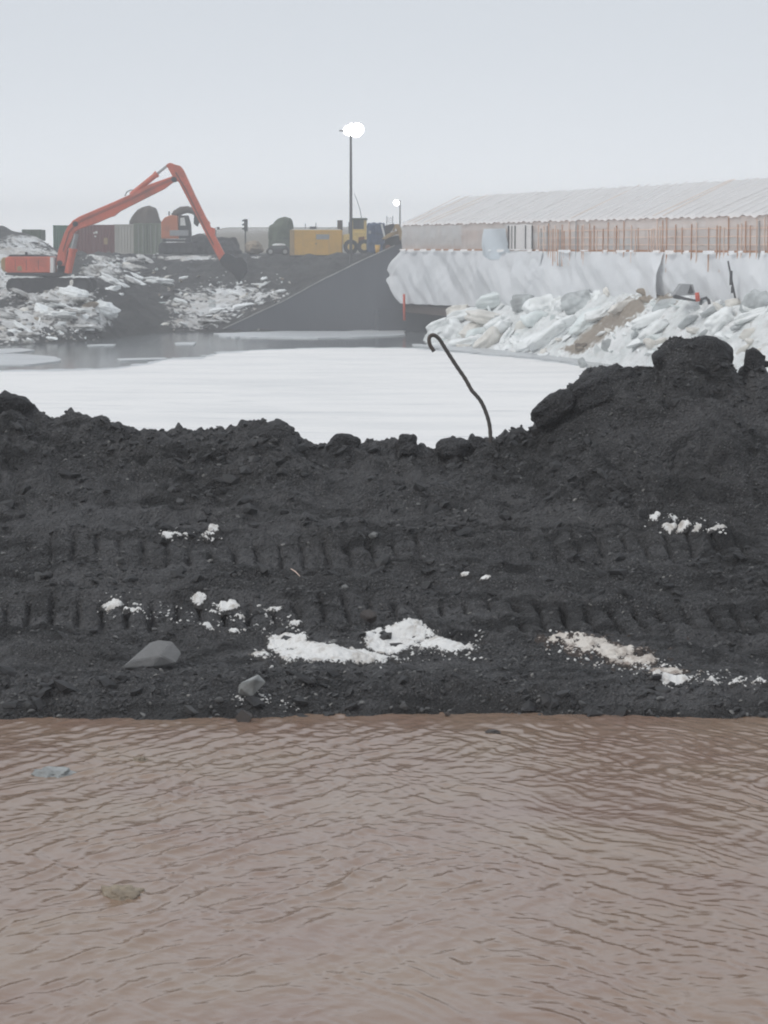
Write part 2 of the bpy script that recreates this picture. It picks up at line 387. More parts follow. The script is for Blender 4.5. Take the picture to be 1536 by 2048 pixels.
# concrete, sheeting, wood
m, t, b = new_mat('concrete'); co = coords(t)
f = nz(t, coords(t, (1, 1, 0.25)), 0.5, 6, 0.62); k = nz(t, co, 6, 4)
c = mixc(t, f, (0.066, 0.073, 0.086), (0.112, 0.121, 0.140)); c = mixc(t, math_(t, 'MULTIPLY', k, .3), c, (0.05, 0.05, 0.05))
t.links.new(c, b.inputs['Base Color']); b.inputs['Roughness'].default_value = 0.75; bump(t, b, k, 0.2, 0.03)
M['concrete'] = m
M['frost'] = snow_mat('frost', (0.40, 0.40, 0.395), (0.18, 0.18, 0.175), 0.4, 0.7, 1.4)
M['soffit'] = paint('soffit', (0.075, 0.055, 0.048), 0.8, (0.03, 0.03, 0.03), 0.5)
def sheet_mat(name, c, c2, alpha, scale=0.5, rough=0.35, trans=0.25, stretch=(1, 1, 1), bs=0.35):
    m, t, b = new_mat(name); co = coords(t, stretch)
    f = nz(t, co, scale, 6, 0.6, 0.8); k = nz(t, co, scale * 6, 4)
    t.links.new(mixc(t, ramp(t, f, [(0.35, (0, 0, 0)), (0.7, (1, 1, 1))]), c, c2), b.inputs['Base Color'])
    b.inputs['Roughness'].default_value = rough; b.inputs['Specular IOR Level'].default_value = 0.4
    bump(t, b, math_(t, 'ADD', f, math_(t, 'MULTIPLY', k, .3)), bs, 0.12)
    tr = t.nodes.new('ShaderNodeBsdfTranslucent'); tr.inputs[0].default_value = (*c, 1)
    ms = t.nodes.new('ShaderNodeMixShader'); ms.inputs[0].default_value = trans
    t.links.new(b.outputs[0], ms.inputs[1]); t.links.new(tr.outputs[0], ms.inputs[2])
    o = t.nodes['Material Output']; src = ms.outputs[0]
    if alpha < 1:
        tp = t.nodes.new('ShaderNodeBsdfTransparent'); m2 = t.nodes.new('ShaderNodeMixShader')
        t.links.new(math_(t, 'ADD', math_(t, 'MULTIPLY', f, 0.3), alpha - 0.15), m2.inputs[0])
        t.links.new(tp.outputs[0], m2.inputs[1]); t.links.new(src, m2.inputs[2]); src = m2.outputs[0]
    t.links.new(src, o.inputs['Surface']); return m
M['roof_sheet'] = sheet_mat('roof_sheet', (0.91, 0.89, 0.875), (0.87, 0.835, 0.81), 1.0, 0.4, bs=.5)
M['side_sheet'] = sheet_mat('side_sheet', (0.88, 0.87, 0.86), (0.82, 0.79, 0.77), 0.55, 0.6)
M['tarp'] = sheet_mat('tarp', (0.86, 0.875, 0.89), (0.76, 0.78, 0.80), 1.0, 0.5, 0.4, 0.2, (1, 1, 0.5), .9)
M['tarp_blue'] = sheet_mat('tarp_blue', (0.74, 0.81, 0.86), (0.66, 0.73, 0.78), 1.0, 0.6)
M['wood'] = paint('wood', (0.56, 0.33, 0.22), 0.7, (0.16, 0.10, 0.07), 0.5, 1.0)
M['wood_orange'] = paint('wood_orange', (0.44, 0.22, 0.12), 0.7, (0.20, 0.12, 0.08), 0.5, 1.0)
M['wood_pale'] = paint('wood_pale', (0.78, 0.60, 0.50), 0.7, (0.25, 0.18, 0.14), 0.5, 1.0)
M['rafter_strip_warm'] = paint('rafter_strip_warm', (0.80, 0.67, 0.58), 0.7, (0.7, 0.6, 0.53), 0.4)
M['rafter_strip_grey'] = paint('rafter_strip_grey', (0.80, 0.78, 0.77), 0.7, (0.7, 0.68, 0.66), 0.4)
M['rust'] = paint('rust', (0.20, 0.075, 0.035), 0.8, (0.05, 0.03, 0.025), 0.6, 3)
M['rebar'] = paint('rebar', (0.075, 0.068, 0.064), 0.6, (0.15, 0.09, 0.065), 0.5, 6, 0.3)
M['red_post'] = paint('red_post', (0.55, 0.07, 0.03), 0.5, (0.2, 0.05, 0.03), 0.3)
# machines
M['orange_red'] = paint('orange_red', (0.60, 0.125, 0.07), 0.5, (0.15, 0.085, 0.065), 0.6, 0.9)
M['orange'] = paint('orange', (0.50, 0.15, 0.06), 0.5, (0.12, 0.07, 0.05), 0.5, 0.9)
M['yellow'] = paint('yellow', (0.62, 0.36, 0.06), 0.55, (0.22, 0.16, 0.08), 0.4, 0.7)
M['loader_yellow'] = paint('loader_yellow', (0.62, 0.44, 0.13), 0.55, (0.2, 0.15, 0.09), 0.4, 0.9)
M['tan'] = paint('tan', (0.36, 0.25, 0.12), 0.6, (0.12, 0.09, 0.06), 0.5, 1.2)
M['steel_dark'] = paint('steel_dark', (0.032, 0.034, 0.038), 0.6, (0.09, 0.08, 0.07), 0.4, 1.1)
M['rubber'] = paint('rubber', (0.022, 0.022, 0.024), 0.8, (0.10, 0.095, 0.09), 0.4, 1.5)
M['steel'] = paint('steel', (0.35, 0.36, 0.37), 0.35, (0.15, 0.12, 0.1), 0.3, 2)
M['pole'] = paint('pole', (0.085, 0.085, 0.088), 0.5, (0.05, 0.045, 0.04), 0.4, 1)
M['white_paint'] = paint('white_paint', (0.72, 0.72, 0.70), 0.5, (0.35, 0.33, 0.30), 0.3, 1.2)
M['grey_paint'] = paint('grey_paint', (0.30, 0.31, 0.32), 0.5, (0.15, 0.14, 0.13), 0.4)
m, t, b = new_mat('glass'); b.inputs['Base Color'].default_value = (0.06, 0.09, 0.085, 1); b.inputs['Roughness'].default_value = 0.06
b.inputs['Specular IOR Level'].default_value = 0.8
t.links.new(mixc(t, nz(t, coords(t), 2.0), (0.05, 0.08, 0.075), (0.10, 0.13, 0.12)), b.inputs['Base Color']); M['glass'] = m
M['c_green'] = paint('c_green', (0.055, 0.15, 0.10), 0.6, (0.10, 0.10, 0.08), 0.4, 0.8)
M['c_maroon'] = paint('c_maroon', (0.15, 0.040, 0.038), 0.6, (0.12, 0.075, 0.06), 0.4, 0.8)
M['c_white'] = paint('c_white', (0.46, 0.45, 0.41), 0.6, (0.25, 0.22, 0.18), 0.4, 0.8)
M['c_sage'] = paint('c_sage', (0.17, 0.21, 0.155), 0.65, (0.15, 0.11, 0.085), 0.55, 0.8)
M['c_olive'] = paint('c_olive', (0.055, 0.085, 0.05), 0.65, (0.10, 0.09, 0.06), 0.4, 0.8)
M['blue_tarp'] = paint('blue_tarp', (0.035, 0.065, 0.13), 0.55, (0.08, 0.09, 0.11), 0.35, 1.1, 0.3)
M['tarp_brown'] = paint('tarp_brown', (0.085, 0.068, 0.055), 0.75, (0.05, 0.05, 0.05), 0.5, 0.8, 0.4)
M['tarp_green'] = paint('tarp_green', (0.085, 0.11, 0.075), 0.75, (0.06, 0.06, 0.05), 0.5, 0.8, 0.4)
m, t, b = new_mat('lamp_lens'); em = N(t, 'ShaderNodeEmission', Strength=14.0); em.inputs[0].default_value = (1, 0.985, 0.95, 1)
t.links.new(em.outputs[0], t.nodes['Material Output'].inputs['Surface']); M['lamp_lens'] = m

# ------------------------------------------------------------------ near bank: height function
_c = np.array([(-400, 800), (0, 800), (60, 822), (130, 850), (300, 866), (480, 868), (545, 856), (640, 888), (860, 897), (1020, 884),
               (1075, 860), (1130, 822), (1190, 785), (1290, 752), (1400, 735), (1480, 745), (1536, 765), (1900, 790)], float)
CREST_D = 25.0
_cz = np.array([zat(q, CREST_D) for q in _c[:, 1]])
_pD = np.array([16.0, 17.6, 18.46, 18.72, 19.0, 19.35, 19.7, 20.3, 21.0, 22.0, 23.2, 24.3, 25.0, 25.6, 27.5, 31.0, 36.0])
_pz = np.array([-.5, -.22, 0.0, .13, .19, .175, .20, .32, .45, .68, 1.05, 1.42, 1.6, 1.5, 0.5, -1.7, -3.4])
# blocks and gaps of the skyline: extra height against the smooth crest, by column at the crest
_d = np.array([(1040, 0), (1064, -.02), (1070, .02), (1082, .10), (1110, .17), (1150, .17), (1160, .20), (1172, .24), (1230, .22), (1262, .10), (1300, .08), (1312, .06), (1322, .25), (1345, .28), (1420, .24), (1448, .16), (1468, .02), (1482, -.05), (1494, .12), (1520, .22), (1530, .18), (1536, -.02), (1560, -.05), (1640, .2), (1700, 0)], float)
def track_y(x, which):
    return (20.72 + 0.10 * np.sin(x * 0.9 + 1.2) - 0.03 * x) if which == 0 else (22.25 + 0.12 * np.sin(x * 0.7))
def berm_base(x, y):
    px = px_of(x, y)
    y2 = y - 0.10 * np.sin(x * 1.1 + 0.6) - 0.12 * fbm(x * 0.8, y * 0.25, 40, 3) - 0.10 * fbm(x * 2.6, y * 0.6, 46, 3) * (1 - sstep(18.9, 19.4, y)) + 0.10 * sstep(-1.5, -3.0, x)
    z = np.interp(y2, _pD, _pz)
    zc = np.interp(px, _c[:, 0], _cz)
    return z + (zc - 1.6) * sstep(22.6, 25.0, y) * (1 - sstep(26.5, 32, y))
def berm(x, y):
    x = np.asarray(x, float); y = np.asarray(y, float)
    z = berm_base(x, y)
    up = sstep(18.3, 19.0, y)
    px = px_of(x, y)
    z = z + 0.05 * fbm(x * 1.3, y * 0.9, 3, 3) * up + 0.085 * billow(x * 0.7 + .1 * y, y * 2.9, 5, 2) * sstep(19.2, 20.2, y)
    rough = 0.35 + 0.65 * sstep(22.0, 24.6, y) + 0.5 * sstep(19.3, 18.8, y)
    z = z + rough * (1 - .6 * sstep(1050, 1150, px) * sstep(23.6, 24.4, y)) * (0.135 * billow(x * 2.6, y * 2.2, 7, 3) + 0.05 * billow(x * 6.1, y * 5.2, 17, 1)) * up
    z = z + 0.030 * fbm(x * 7, y * 6, 13, 3) * up * rough + 0.014 * billow(x * 21, y * 19, 23, 2) * up
    z = z + 0.10 * np.maximum(billow(x * 3.6, y * 3.0, 31, 2) + .08, 0) * sstep(24.0, 24.9, y) * (1 - sstep(26, 27, y)) * (1 - .8 * sstep(1020, 1120, px))
    # big lumps of the mound on the right
    rm = sstep(980, 1300, px) * sstep(22.2, 23.2, y) * (1 - sstep(24.05, 24.5, y))
    z = z + rm * 0.30 * billow(x * 1.5 + 3, y * 1.5, 51, 3)
    pc = 768 + F * (x + 0.03 * fbm(x * 3, y * 3, 57, 3)) / 25.0
    ye = y + 0.10 * fbm(x * 2.2, y * 0.4, 58, 3)
    z = z + np.interp(pc, _d[:, 0], _d[:, 1]) * sstep(24.15, 24.62, ye) * (1 - sstep(25.4, 26.0, ye)) * (1 + .12 * billow(x * 2.1, y * 2.1, 59, 2))
    # tracked machine prints
    for k in (0, 1):
        yc = track_y(x, k); d = np.abs(y - yc); hw = 0.36 if k == 0 else 0.30
        band = 1 - sstep(hw - 0.05, hw + 0.04, d)
        ph = (x + 0.10 * (y - yc) + 0.02 * noise(x * 3, y * 3, 71 + k)) / 0.205
        fr = ph - np.floor(ph)
        groove = np.exp(-((fr - 0.5) / (0.10 + .04 * noise(x * 1.7, y * 5, 73 + k))) ** 2) * (0.75 + .5 * noise(np.floor(ph) * .37, y * 4, 74 + k))
        wear = sstep(-0.35, 0.15, fbm(x * 0.7, y * 0.9, 81 + 5 * k, 2) + (0.45 if k == 0 else 0.12))
        wear = wear * (1.0 if k == 0 else 0.75)
        lip = np.exp(-((d - hw - 0.06) / 0.06) ** 2)
        z = z + band * wear * (-0.018 + 0.022 * np.sin(fr * math.pi) * 0 + 0.020 * np.abs(np.cos(fr * math.pi)) - 0.125 * groove) + lip * 0.05 * wear * (1 + .8 * noise(x * 4, y * 4, 77 + k))
    return z
def hit(px, py):
    """where the sight line through a photograph point meets the near bank"""
    ys = np.linspace(17.6, 26.2, 700); u, yy, zz = ray(px, py)
    xs = ys * u / yy; h = berm(xs, ys); rz = CAM_H + ys / yy * zz
    i = int(np.argmax(h >= rz)); i = i if h[i] >= rz[i] else len(ys) - 1
    return Vector((xs[i], ys[i], max(h[i], 0.0)))

# ------------------------------------------------------------------ wide ground sheet
POND_Z = -2.0
def zt(py, D): return zat(py, D)
def _tab(*rows): return np.array([(D, z if z < 50 else zt(z, D)) for D, z in rows], float)
STN = [
 (-700, _tab((130, -3), (136, -2.0), (146, -.4), (152, 1.0), (165, 1.6), (180, 3.0), (200, 5.5), (230, 5.8), (300, 4))),
 (0, _tab((130, -3), (138, -2.0), (146, 622), (152, 592), (160, 588), (170, 560), (185, 512), (200, 480), (210, 452), (232, 452), (300, 3.0))),
 (70, _tab((133, -3), (140, -2.0), (147, 618), (151, 596), (160, 590), (170, 562), (185, 520), (197, 497), (206, 474), (214, 474), (225, 3.0), (300, 2.4))),
 (120, _tab((135, -3), (142, -2.0), (148, 612), (150.5, 580), (154, 592), (164, 590), (172, 562), (186, 525), (200, 503), (214, 507), (300, 2.4))),
 (190, _tab((139, -3), (146, -2.0), (149.5, 598), (153, 606), (158, 592), (168, 572), (185, 532), (202, 509), (216, 509), (300, 2.4))),
 (250, _tab((146, -3), (151.5, -2.0), (155, 640), (159, 606), (170, 580), (185, 545), (202, 511), (216, 509), (300, 2.4))),
 (330, _tab((152, -3), (157, -2.0), (161, 648), (170, 608), (180, 578), (190, 545), (201, 513), (212, 509), (300, 2.5))),
 (450, _tab((154, -3), (159.5, -2.0), (168, 622), (176, 588), (186, 552), (196, 520), (206, 510), (300, 2.8))),
 (580, _tab((159, -3), (161.2, -1.2), (164, 606), (178, 572), (190, 540), (200, 516), (208, 510), (300, 2.8))),
 (700, _tab((160.5, -3), (161.4, 0.4), (164, 556), (175, 545), (185, 530), (195, 514), (206, 509), (300, 2.8))),
 (800, _tab((160.8, -3), (161.6, 2.6), (166, 510), (180, 507), (206, 508), (300, 2.8))),
 (950, _tab((168, -3), (170, 2.6), (180, 3.0), (300, 3.0))),
 (2300, _tab((168, -3), (170, 2.6), (180, 3.0), (300, 3.0))),
]
def ground_z(x, y):
    x = np.asarray(x, float); y = np.asarray(y, float)
    px = np.clip(px_of(x, np.maximum(y, 60)), -700, 2300)
    px = px + 14 * fbm(x * 0.12, y * 0.12, 5, 3)
    zs = np.stack([np.interp(y, tb[:, 0], tb[:, 1]) for _, tb in STN]); ps = np.array([p for p, _ in STN])
    i = np.clip(np.searchsorted(ps, px) - 1, 0, len(ps) - 2); f = np.clip((px - ps[i]) / (ps[i + 1] - ps[i]), 0, 1)
    shp = zs.reshape(len(ps), -1); ii = i.ravel(); ar = np.arange(ii.size)
    z = (shp[ii, ar] * (1 - f.ravel()) + shp[ii + 1, ar] * f.ravel()).reshape(x.shape)
    far = sstep(132, 150, y)
    loose = (1 - sstep(196, 212, y)) * far
    z = z + loose * (0.62 * billow(x * 0.42, y * 0.42, 61, 4) + 0.10 * fbm(x * 1.5, y * 1.5, 66, 3))
    z = z + 0.05 * fbm(x * .2, y * .2, 3, 2) * sstep(200, 215, y)
    # low moorland ridge beyond the yard
    rid = sstep(290, 470, px + 0 * y) * sstep(270, 520, y) * (4.3 + 0.5 * noise(x * 0.01, y * 0.004, 9)) * 1.0
    z = z + rid
    # nearer than the pond: bank under the gravel, bed of the brown water, and the bank one stands on
    near = berm_base(x, y) - 0.22
    z = np.where(y < 36, np.where(y > 16, np.maximum(near, -3.4), -0.5 + 2.3 * sstep(6.5, 3.0, y)), z)
    return z
xs = axis((-700, -300, 50), (-300, -60, 8), (-60, -36, 1.2), (-36, 14, 0.24), (14, 60, 1.2), (60, 300, 8), (300, 700, 50))
ys = axis((-60, 6, 3), (6, 40, 0.8), (40, 130, 5), (130, 222, 0.32), (222, 320, 2.5), (320, 720, 20))
GX, GY = np.meshgrid(xs, ys)
GZ = ground_z(GX, GY)
me = np_mesh('ground', np.stack([GX, GY, GZ], -1).reshape(-1, 3), grid_faces(len(xs), len(ys)))
PXG = px_of(GX, np.maximum(GY, 30))
PYG = 1024 - F * np.tan(np.arctan2(GZ - CAM_H, np.maximum(GY, 30)) + TH)
def blob(cx, cy, rx, ry, PX=PXG, PY=PYG): return np.exp(-(((PX - cx) / rx) ** 2 + ((PY - cy) / ry) ** 2))
snow = np.full(GX.shape, 0.12)
for a in ((20, 505, 130, 26, .85), (60, 480, 70, 12, .8), (95, 470, 40, 10, .5), (10, 560, 45, 55, .8), (120, 590, 90, 26, .95), (190, 630, 60, 34, .9), (60, 640, 130, 40, .80), (20, 665, 90, 30, .75),
          (215, 535, 45, 26, .8), (250, 560, 35, 14, .6), (240, 520, 60, 8, .5), (150, 510, 30, 8, .4), (380, 516, 70, 6, .9), (505, 515, 40, 3, .8),
          (410, 610, 95, 38, .80), (470, 590, 85, 26, .76), (540, 590, 40, 12, .7), (380, 645, 50, 14, .9), (330, 560, 40, 14, .35), (620, 553, 12, 2.5, .7)):
    snow = np.maximum(snow, a[4] * blob(*a[:4]))
snow -= 0.55 * blob(265, 625, 45, 40) + 0.6 * blob(600, 540, 90, 22) + 0.5 * blob(480, 540, 30, 20) + .4 * blob(90, 570, 60, 14)
snow = np.where(GY > 225, 0.34 + 0.25 * noise(GX * .03, GY * .012, 4), snow); snow = np.where(GY < 60, 0.0, snow)
attr(me, 'snow', snow); attr(me, 'grass', np.where(GY > 240, 0.8, 0.0))
struct(link('ground', me, M['ground']))

# pond water and the brown water
V = [(-90, 27, POND_Z), (120, 27, POND_Z), (120, 190, POND_Z), (-90, 190, POND_Z)]
struct(link('pond_water', np_mesh('pond_water', V, [(0, 1, 2, 3)], False), M['pond_water']))

xs = axis((-14, -3.3, 0.25), (-3.3, 3.3, 0.0145), (3.3, 14, 0.25)); ys = axis((4.0, 10.2, 0.2), (10.2, 19.0, 0.0118), (19.0, 21, 0.2))
WX, WY = np.meshgrid(xs, ys); Z = np.zeros_like(WX)
gust = np.clip(0.92 + 0.5 * fbm(WX * 0.5, WY * 0.25, 90, 3), 0.4, 1.45)
wx = WX + 0.09 * fbm(WX * 1.3, WY * 1.1, 91, 3); wy = WY + 0.09 * fbm(WX * 1.3 + 9, WY * 1.1, 92, 3)
ring = 0.35 + 0.65 * sstep(18.7, 17.4, WY)
side_ = 0.5 + 0.5 * np.tanh(0.75 * WX - 0.35 + 1.5 * fbm(WX * 0.5, WY * 0.4, 93, 2))     # two crossing wind wave trains, one stronger on each side
H = np.zeros_like(WX); DX = np.zeros_like(WX); DY = np.zeros_like(WX); rw = random.Random(21)
for tr_, mean in ((0, -33), (1, -147), (2, -90)):
    env = ((1 - .72 * side_), (.28 + .62 * side_), np.full_like(WX, .36))[tr_] * gust * ring
    for k in range(15):
        lam = rw.choice((.065, .085, .105, .13, .16, .20, .25)) * rw.uniform(.85, 1.15); an = R(mean + rw.gauss(0, 13)); am = lam * rw.uniform(.0064, .0122)
        loc = 0.55 + 0.9 * noise(WX * 1.9 + 31 * k, WY * 1.5 - 17 * tr_, 300 + k + 20 * tr_)                # groups of waves, not endless ranks
        q = (wx * math.cos(an) + wy * math.sin(an)) * 2 * math.pi / lam + rw.uniform(0, 6.28); a_ = am * env * np.maximum(loc, 0)
        H += a_ * np.sin(q); DX += math.cos(an) * a_ * np.cos(q); DY += math.sin(an) * a_ * np.cos(q)
H += 0.006 * fbm(wx * 0.9, wy * 1.2, 99, 2) + 0.0006 * fbm(wx * 16, wy * 18, 100, 2)
Z = H - 0.006
WX = WX + 1.25 * DX; WY = WY + 1.25 * DY - 0.5 * H
me = np_mesh('brown_water', np.stack([WX, WY, Z], -1).reshape(-1, 3), grid_faces(len(xs), len(ys)))
struct(link('brown_water', me, M['brown_water']))

# black gravel bank
xs = axis((-14, -4.4, 0.2), (-4.4, 4.4, 0.0165), (4.4, 14, 0.2)); ys = axis((17.3, 18.2, 0.1), (18.2, 26.2, 0.024), (26.2, 36, 0.35))
BX, BY = np.meshgrid(xs, ys)
BZ = berm(BX, BY)
me = np_mesh('gravel_bank', np.stack([BX, BY, BZ], -1).reshape(-1, 3), grid_faces(len(xs), len(ys)))
attr(me, 'wet', 1 - sstep(0.02, 0.10, BZ + .05 * fbm(BX * 2, BY * 2, 88, 3)))
struct(link('gravel_bank', me, M['gravel']))

# ------------------------------------------------------------------ frozen sheet on the pond and loose floes
def floe(name, pts, z, th, mat, jit, seed, n_sub=14):
    rnd = random.Random(seed); P0 = [Pz(a, c, z) for a, c in pts]; ring = []
    for i, p in enumerate(P0):
        q = P0[(i + 1) % len(P0)]
        for k in range(n_sub):
            f = k / n_sub; ring.append(p.lerp(q, f) + Vector((rnd.gauss(0, jit), rnd.gauss(0, jit) * 1.2, 0)))
    for _ in range(1):
        ring = [(ring[i - 1] + ring[i] * 2 + ring[(i + 1) % len(ring)]) / 4 for i in range(len(ring))]
    n = len(ring); c = sum(ring, Vector()) / n
    vs = [(p.x - c.x, p.y - c.y, th) for p in ring] + [((p.x - c.x) * 1.004, (p.y - c.y) * 1.004, -0.05) for p in ring]
    mb = MB().add(vs, [tuple(range(n))] + [(i, (i + 1) % n, n + (i + 1) % n, n + i) for i in range(n)])
    return mb.build(name, mat, None, (c.x, c.y, z))
edge = [(-260, 752), (0, 746), (120, 744), (230, 741), (300, 731), (340, 721), (400, 720), (440, 709), (520, 703), (640, 699), (740, 698), (820, 699), (880, 704), (960, 712),
        (1060, 720), (1180, 738), (1290, 752), (1420, 775), (1800, 830)]
o = floe('ice_sheet', edge + [(2400, 1250), (768, 1300), (-900, 1250)], POND_Z + 0.004, 0.05, M['pond_ice'], 0.16, 3)
tag(o, 'broad white snow covered ice sheet filling the pond behind the gravel bank', 'ice sheet')
rim = [(a_, c_ - (5 if a_ < 450 else 3)) for a_, c_ in edge]
tag(floe('slush_rim', rim + [(1800, 900), (768, 900), (-700, 900)], POND_Z + 0.002, 0.02, M['slush'], 0.30, 5, 18), 'grey slushy rim along the far edge of the white ice sheet', 'slush')
for i, (pts, lab) in enumerate([
    ([(-60, 712), (30, 708), (110, 714), (125, 722), (60, 730), (-60, 731)], 'thin grey ice floe floating off the dirty snow bank'),
    ([(-40, 700), (40, 697), (70, 701), (20, 707), (-40, 707)], 'narrow pale ice floe touching the foot of the dirty snow bank'),
    ([(235, 718), (330, 716), (332, 719), (240, 722)], 'long thin sliver of ice near the edge of the white ice sheet'),
    ([(175, 690), (232, 689), (228, 692), (180, 693)], 'small pale ice sliver on the dark open water'),
    ([(350, 686), (392, 685), (388, 690), (352, 690)], 'small bright ice floe in front of the snowy rubble slope'),
    ([(430, 668), (560, 664), (700, 664), (812, 654), (816, 672), (640, 678), (500, 676), (440, 675)], 'grey shelf of frozen slush along the foot of the concrete wing wall'),
    ([(820, 690), (900, 692), (1000, 700), (1140, 716), (1180, 732), (1060, 716), (960, 708), (880, 700)], 'strip of grey slush between the ice sheet and the ice heap')]):
    zz = POND_Z + (0.03 if i < 5 else 0.02)
    o = floe('ice_floe', pts, zz, 0.03 if i < 5 else 0.06, M['slush'], 0.05 if i < 5 else 0.22, 20 + i, 10)
    tag(o, lab, 'ice floe', 'floes on the pond')

# ------------------------------------------------------------------ stones, clods, snow of the near bank
def hull_rock(name, seed, n=16, flat=(1, 1, 0.7), bevel=0.0):
    rnd = random.Random(seed); bm = bmesh.new()
    for _ in range(n):
        v = Vector((rnd.gauss(0, 1), rnd.gauss(0, 1), rnd.gauss(0, 1))).normalized() * rnd.uniform(0.8, 1.0)
        bm.verts.new((v.x * flat[0], v.y * flat[1], v.z * flat[2]))
    r = bmesh.ops.convex_hull(bm, input=bm.verts)
    bmesh.ops.delete(bm, geom=list({e for e in list(r['geom_interior']) + list(r['geom_unused']) if isinstance(e, bmesh.types.BMVert)}), context='VERTS')
    if bevel: bmesh.ops.bevel(bm, geom=list(bm.edges), offset=bevel, segments=2, affect='EDGES', clamp_overlap=True)
    me = bpy.data.meshes.new(name); bm.to_mesh(me); bm.free(); return me
def lump_mesh(name, seed, dims, sub=5, amp=0.12, sq=3.0, freq=1.6):
    """superellipsoid block with rough skin; dims are half sizes"""
    bm = bmesh.new(); bmesh.ops.create_icosphere(bm, subdivisions=sub, radius=1.0)
    co = np.array([v.co[:] for v in bm.verts])
    k = (np.abs(co) ** sq).sum(1) ** (-1 / sq); co = co * k[:, None]
    f = freq
    a_, b_, c_ = co.T * f
    d = .7 * (fbm(a_ + seed * 3.1, b_ - seed, seed, 4) + fbm(b_ + 7.7 - seed, c_ + 1.3, seed + 9, 4) + fbm(c_ - 3.9, a_ + seed * .7, seed + 19, 4))
    co = co * (1 + amp * d)[:, None] * np.array(dims)
    for v, c in zip(bm.verts, co): v.co = c
    me = bpy.data.meshes.new(name); bm.to_mesh(me); bm.free()
    me.polygons.foreach_set('use_smooth', [True] * len(me.polygons)); return me

# big clods of the mound (photograph column and row of the centre, depth, half sizes, tilt)
for px, py, D, dims, tilt, sq, lab in [
    (1392, 738, 24.9, (0.37, 0.34, 0.30), 4, 3.4, 'large flat topped black earth clod crowning the gravel mound'),
    (1510, 750, 25.0, (0.10, 0.22, 0.27), 7, 2.6, 'tall narrow black earth clod like a horn beside the large clod'),
    (1235, 782, 24.85, (0.30, 0.34, 0.21), 12, 2.8, 'low rounded black clod below the large flat topped one'),
    (1108, 818, 24.7, (0.23, 0.30, 0.14), 36, 2.6, 'slanting clod jutting over the white ice at the mound edge'),
    (1182, 790, 24.75, (0.25, 0.32, 0.17), 22, 2.6, 'rounded clod between the jutting clod and the large mound'),
    (818, 890, 24.9, (0.085, 0.12, 0.10), 3, 4.0, 'small square topped clod on the lowest part of the crest'),
    (905, 897, 24.85, (0.16, 0.16, 0.115), 0, 2.4, 'rounded clod on the crest between square clod and bent rod'),
    (955, 893, 24.9, (0.085, 0.12, 0.10), 0, 2.4, 'small round clod on the crest just beside the bent rod'),
    (690, 890, 24.9, (0.15, 0.16, 0.11), -6, 2.2, 'low pointed clod on the crest over the pale ice'),
    (540, 872, 24.85, (0.24, 0.24, 0.14), 4, 2.2, 'broad humped clod topping the middle of the crest'),
    (172, 868, 24.85, (0.10, 0.12, 0.09), 0, 2.2, 'small round clod on the crest where the bank dips'),
    (250, 872, 24.85, (0.15, 0.16, 0.10), 0, 2.2, 'rounded clod on the sloping part of the crest'),
    (18, 815, 24.85, (0.20, 0.24, 0.13), 8, 2.4, 'dark clod at the high end of the crest by the picture edge')]:
    me = lump_mesh('earth_clod', int(px), dims, 5, 0.17, sq, 1.0)
    p = P(px, py, D); o = link('earth_clod', me, M['clod'], None, p); o.rotation_euler = (R(random.uniform(-6, 6)), R(-tilt), R(random.uniform(-15, 15)))
    tag(o, lab, 'earth clod', 'earth clods on the gravel bank')

# bent reinforcing rod
pts = [(980, 892), (981, 878), (979, 850), (972, 825), (962, 803), (950, 788), (943, 780), (930, 757), (915, 735), (900, 712), (888, 693), (880, 680), (873, 673), (866, 670), (860, 673), (858, 680), (860, 690), (865, 698), (868, 703)]
wp = [P(a, c, 24.9 + (0.004 * (892 - c)) * 0.15) for a, c in pts]; base = wp[0].copy()
fine = []
for i in range(len(wp) - 1):
    p0, p1, p2, p3 = wp[max(i - 1, 0)], wp[i], wp[i + 1], wp[min(i + 2, len(wp) - 1)]
    for k in range(6):
        f = k / 6; fine.append(0.5 * ((2 * p1) + (p2 - p0) * f + (2 * p0 - 5 * p1 + 4 * p2 - p3) * f * f + (3 * p1 - p0 - 3 * p2 + p3) * f ** 3) - base)
fine.append(wp[-1] - base)
rr = [0.0195 + (0.0022 if i % 3 == 0 else 0) for i in range(len(fine))]
tag(MB().tube(fine, rr, 10).build('bent_steel_rod', M['rebar'], None, base, True), 'thin dark steel rod with hooked tip sticking up from the gravel crest', 'steel rod')

# individual rocks one can point at
def place_rock(name, px, py, wpx, hpx, mat, seed, label, cat, group=None, sink=0.35, n=18, flat=(1, .8, .75), bev=0.05, rz=None, tilt=0):
    p = hit(px, py + hpx * 0.35); ppm = F / p.y; me = hull_rock(name, seed, n, flat, bev)
    o = link(name, me, M[mat], None, p + Vector((0, 0, hpx / ppm * (0.5 - sink))))
    s = wpx / ppm / 2; o.scale = (s, s, hpx / ppm / 2 / flat[2] * 1.05); o.rotation_euler = (R(random.uniform(-8, 8)), R(tilt), R(rz if rz is not None else random.uniform(-30, 30)))
    return tag(o, label, cat, group)
rb0 = hit(305, 1334); bmr = bmesh.new()
for a, c, dd in ((242, 1336, 0), (262, 1322, -.02), (298, 1293, .03), (318, 1280, .06), (344, 1283, .05), (363, 1306, .02), (352, 1326, -.05), (300, 1334, -.06), (322, 1312, -.08), (300, 1285, .22), (345, 1287, .20), (360, 1310, .18), (270, 1320, .18), (310, 1345, .05)):
    bmr.verts.new(P(a, c, rb0.y + dd) - rb0)
rr_ = bmesh.ops.convex_hull(bmr, input=bmr.verts)
bmesh.ops.delete(bmr, geom=list({e for e in list(rr_['geom_interior']) + list(rr_['geom_unused']) if isinstance(e, bmesh.types.BMVert)}), context='VERTS')
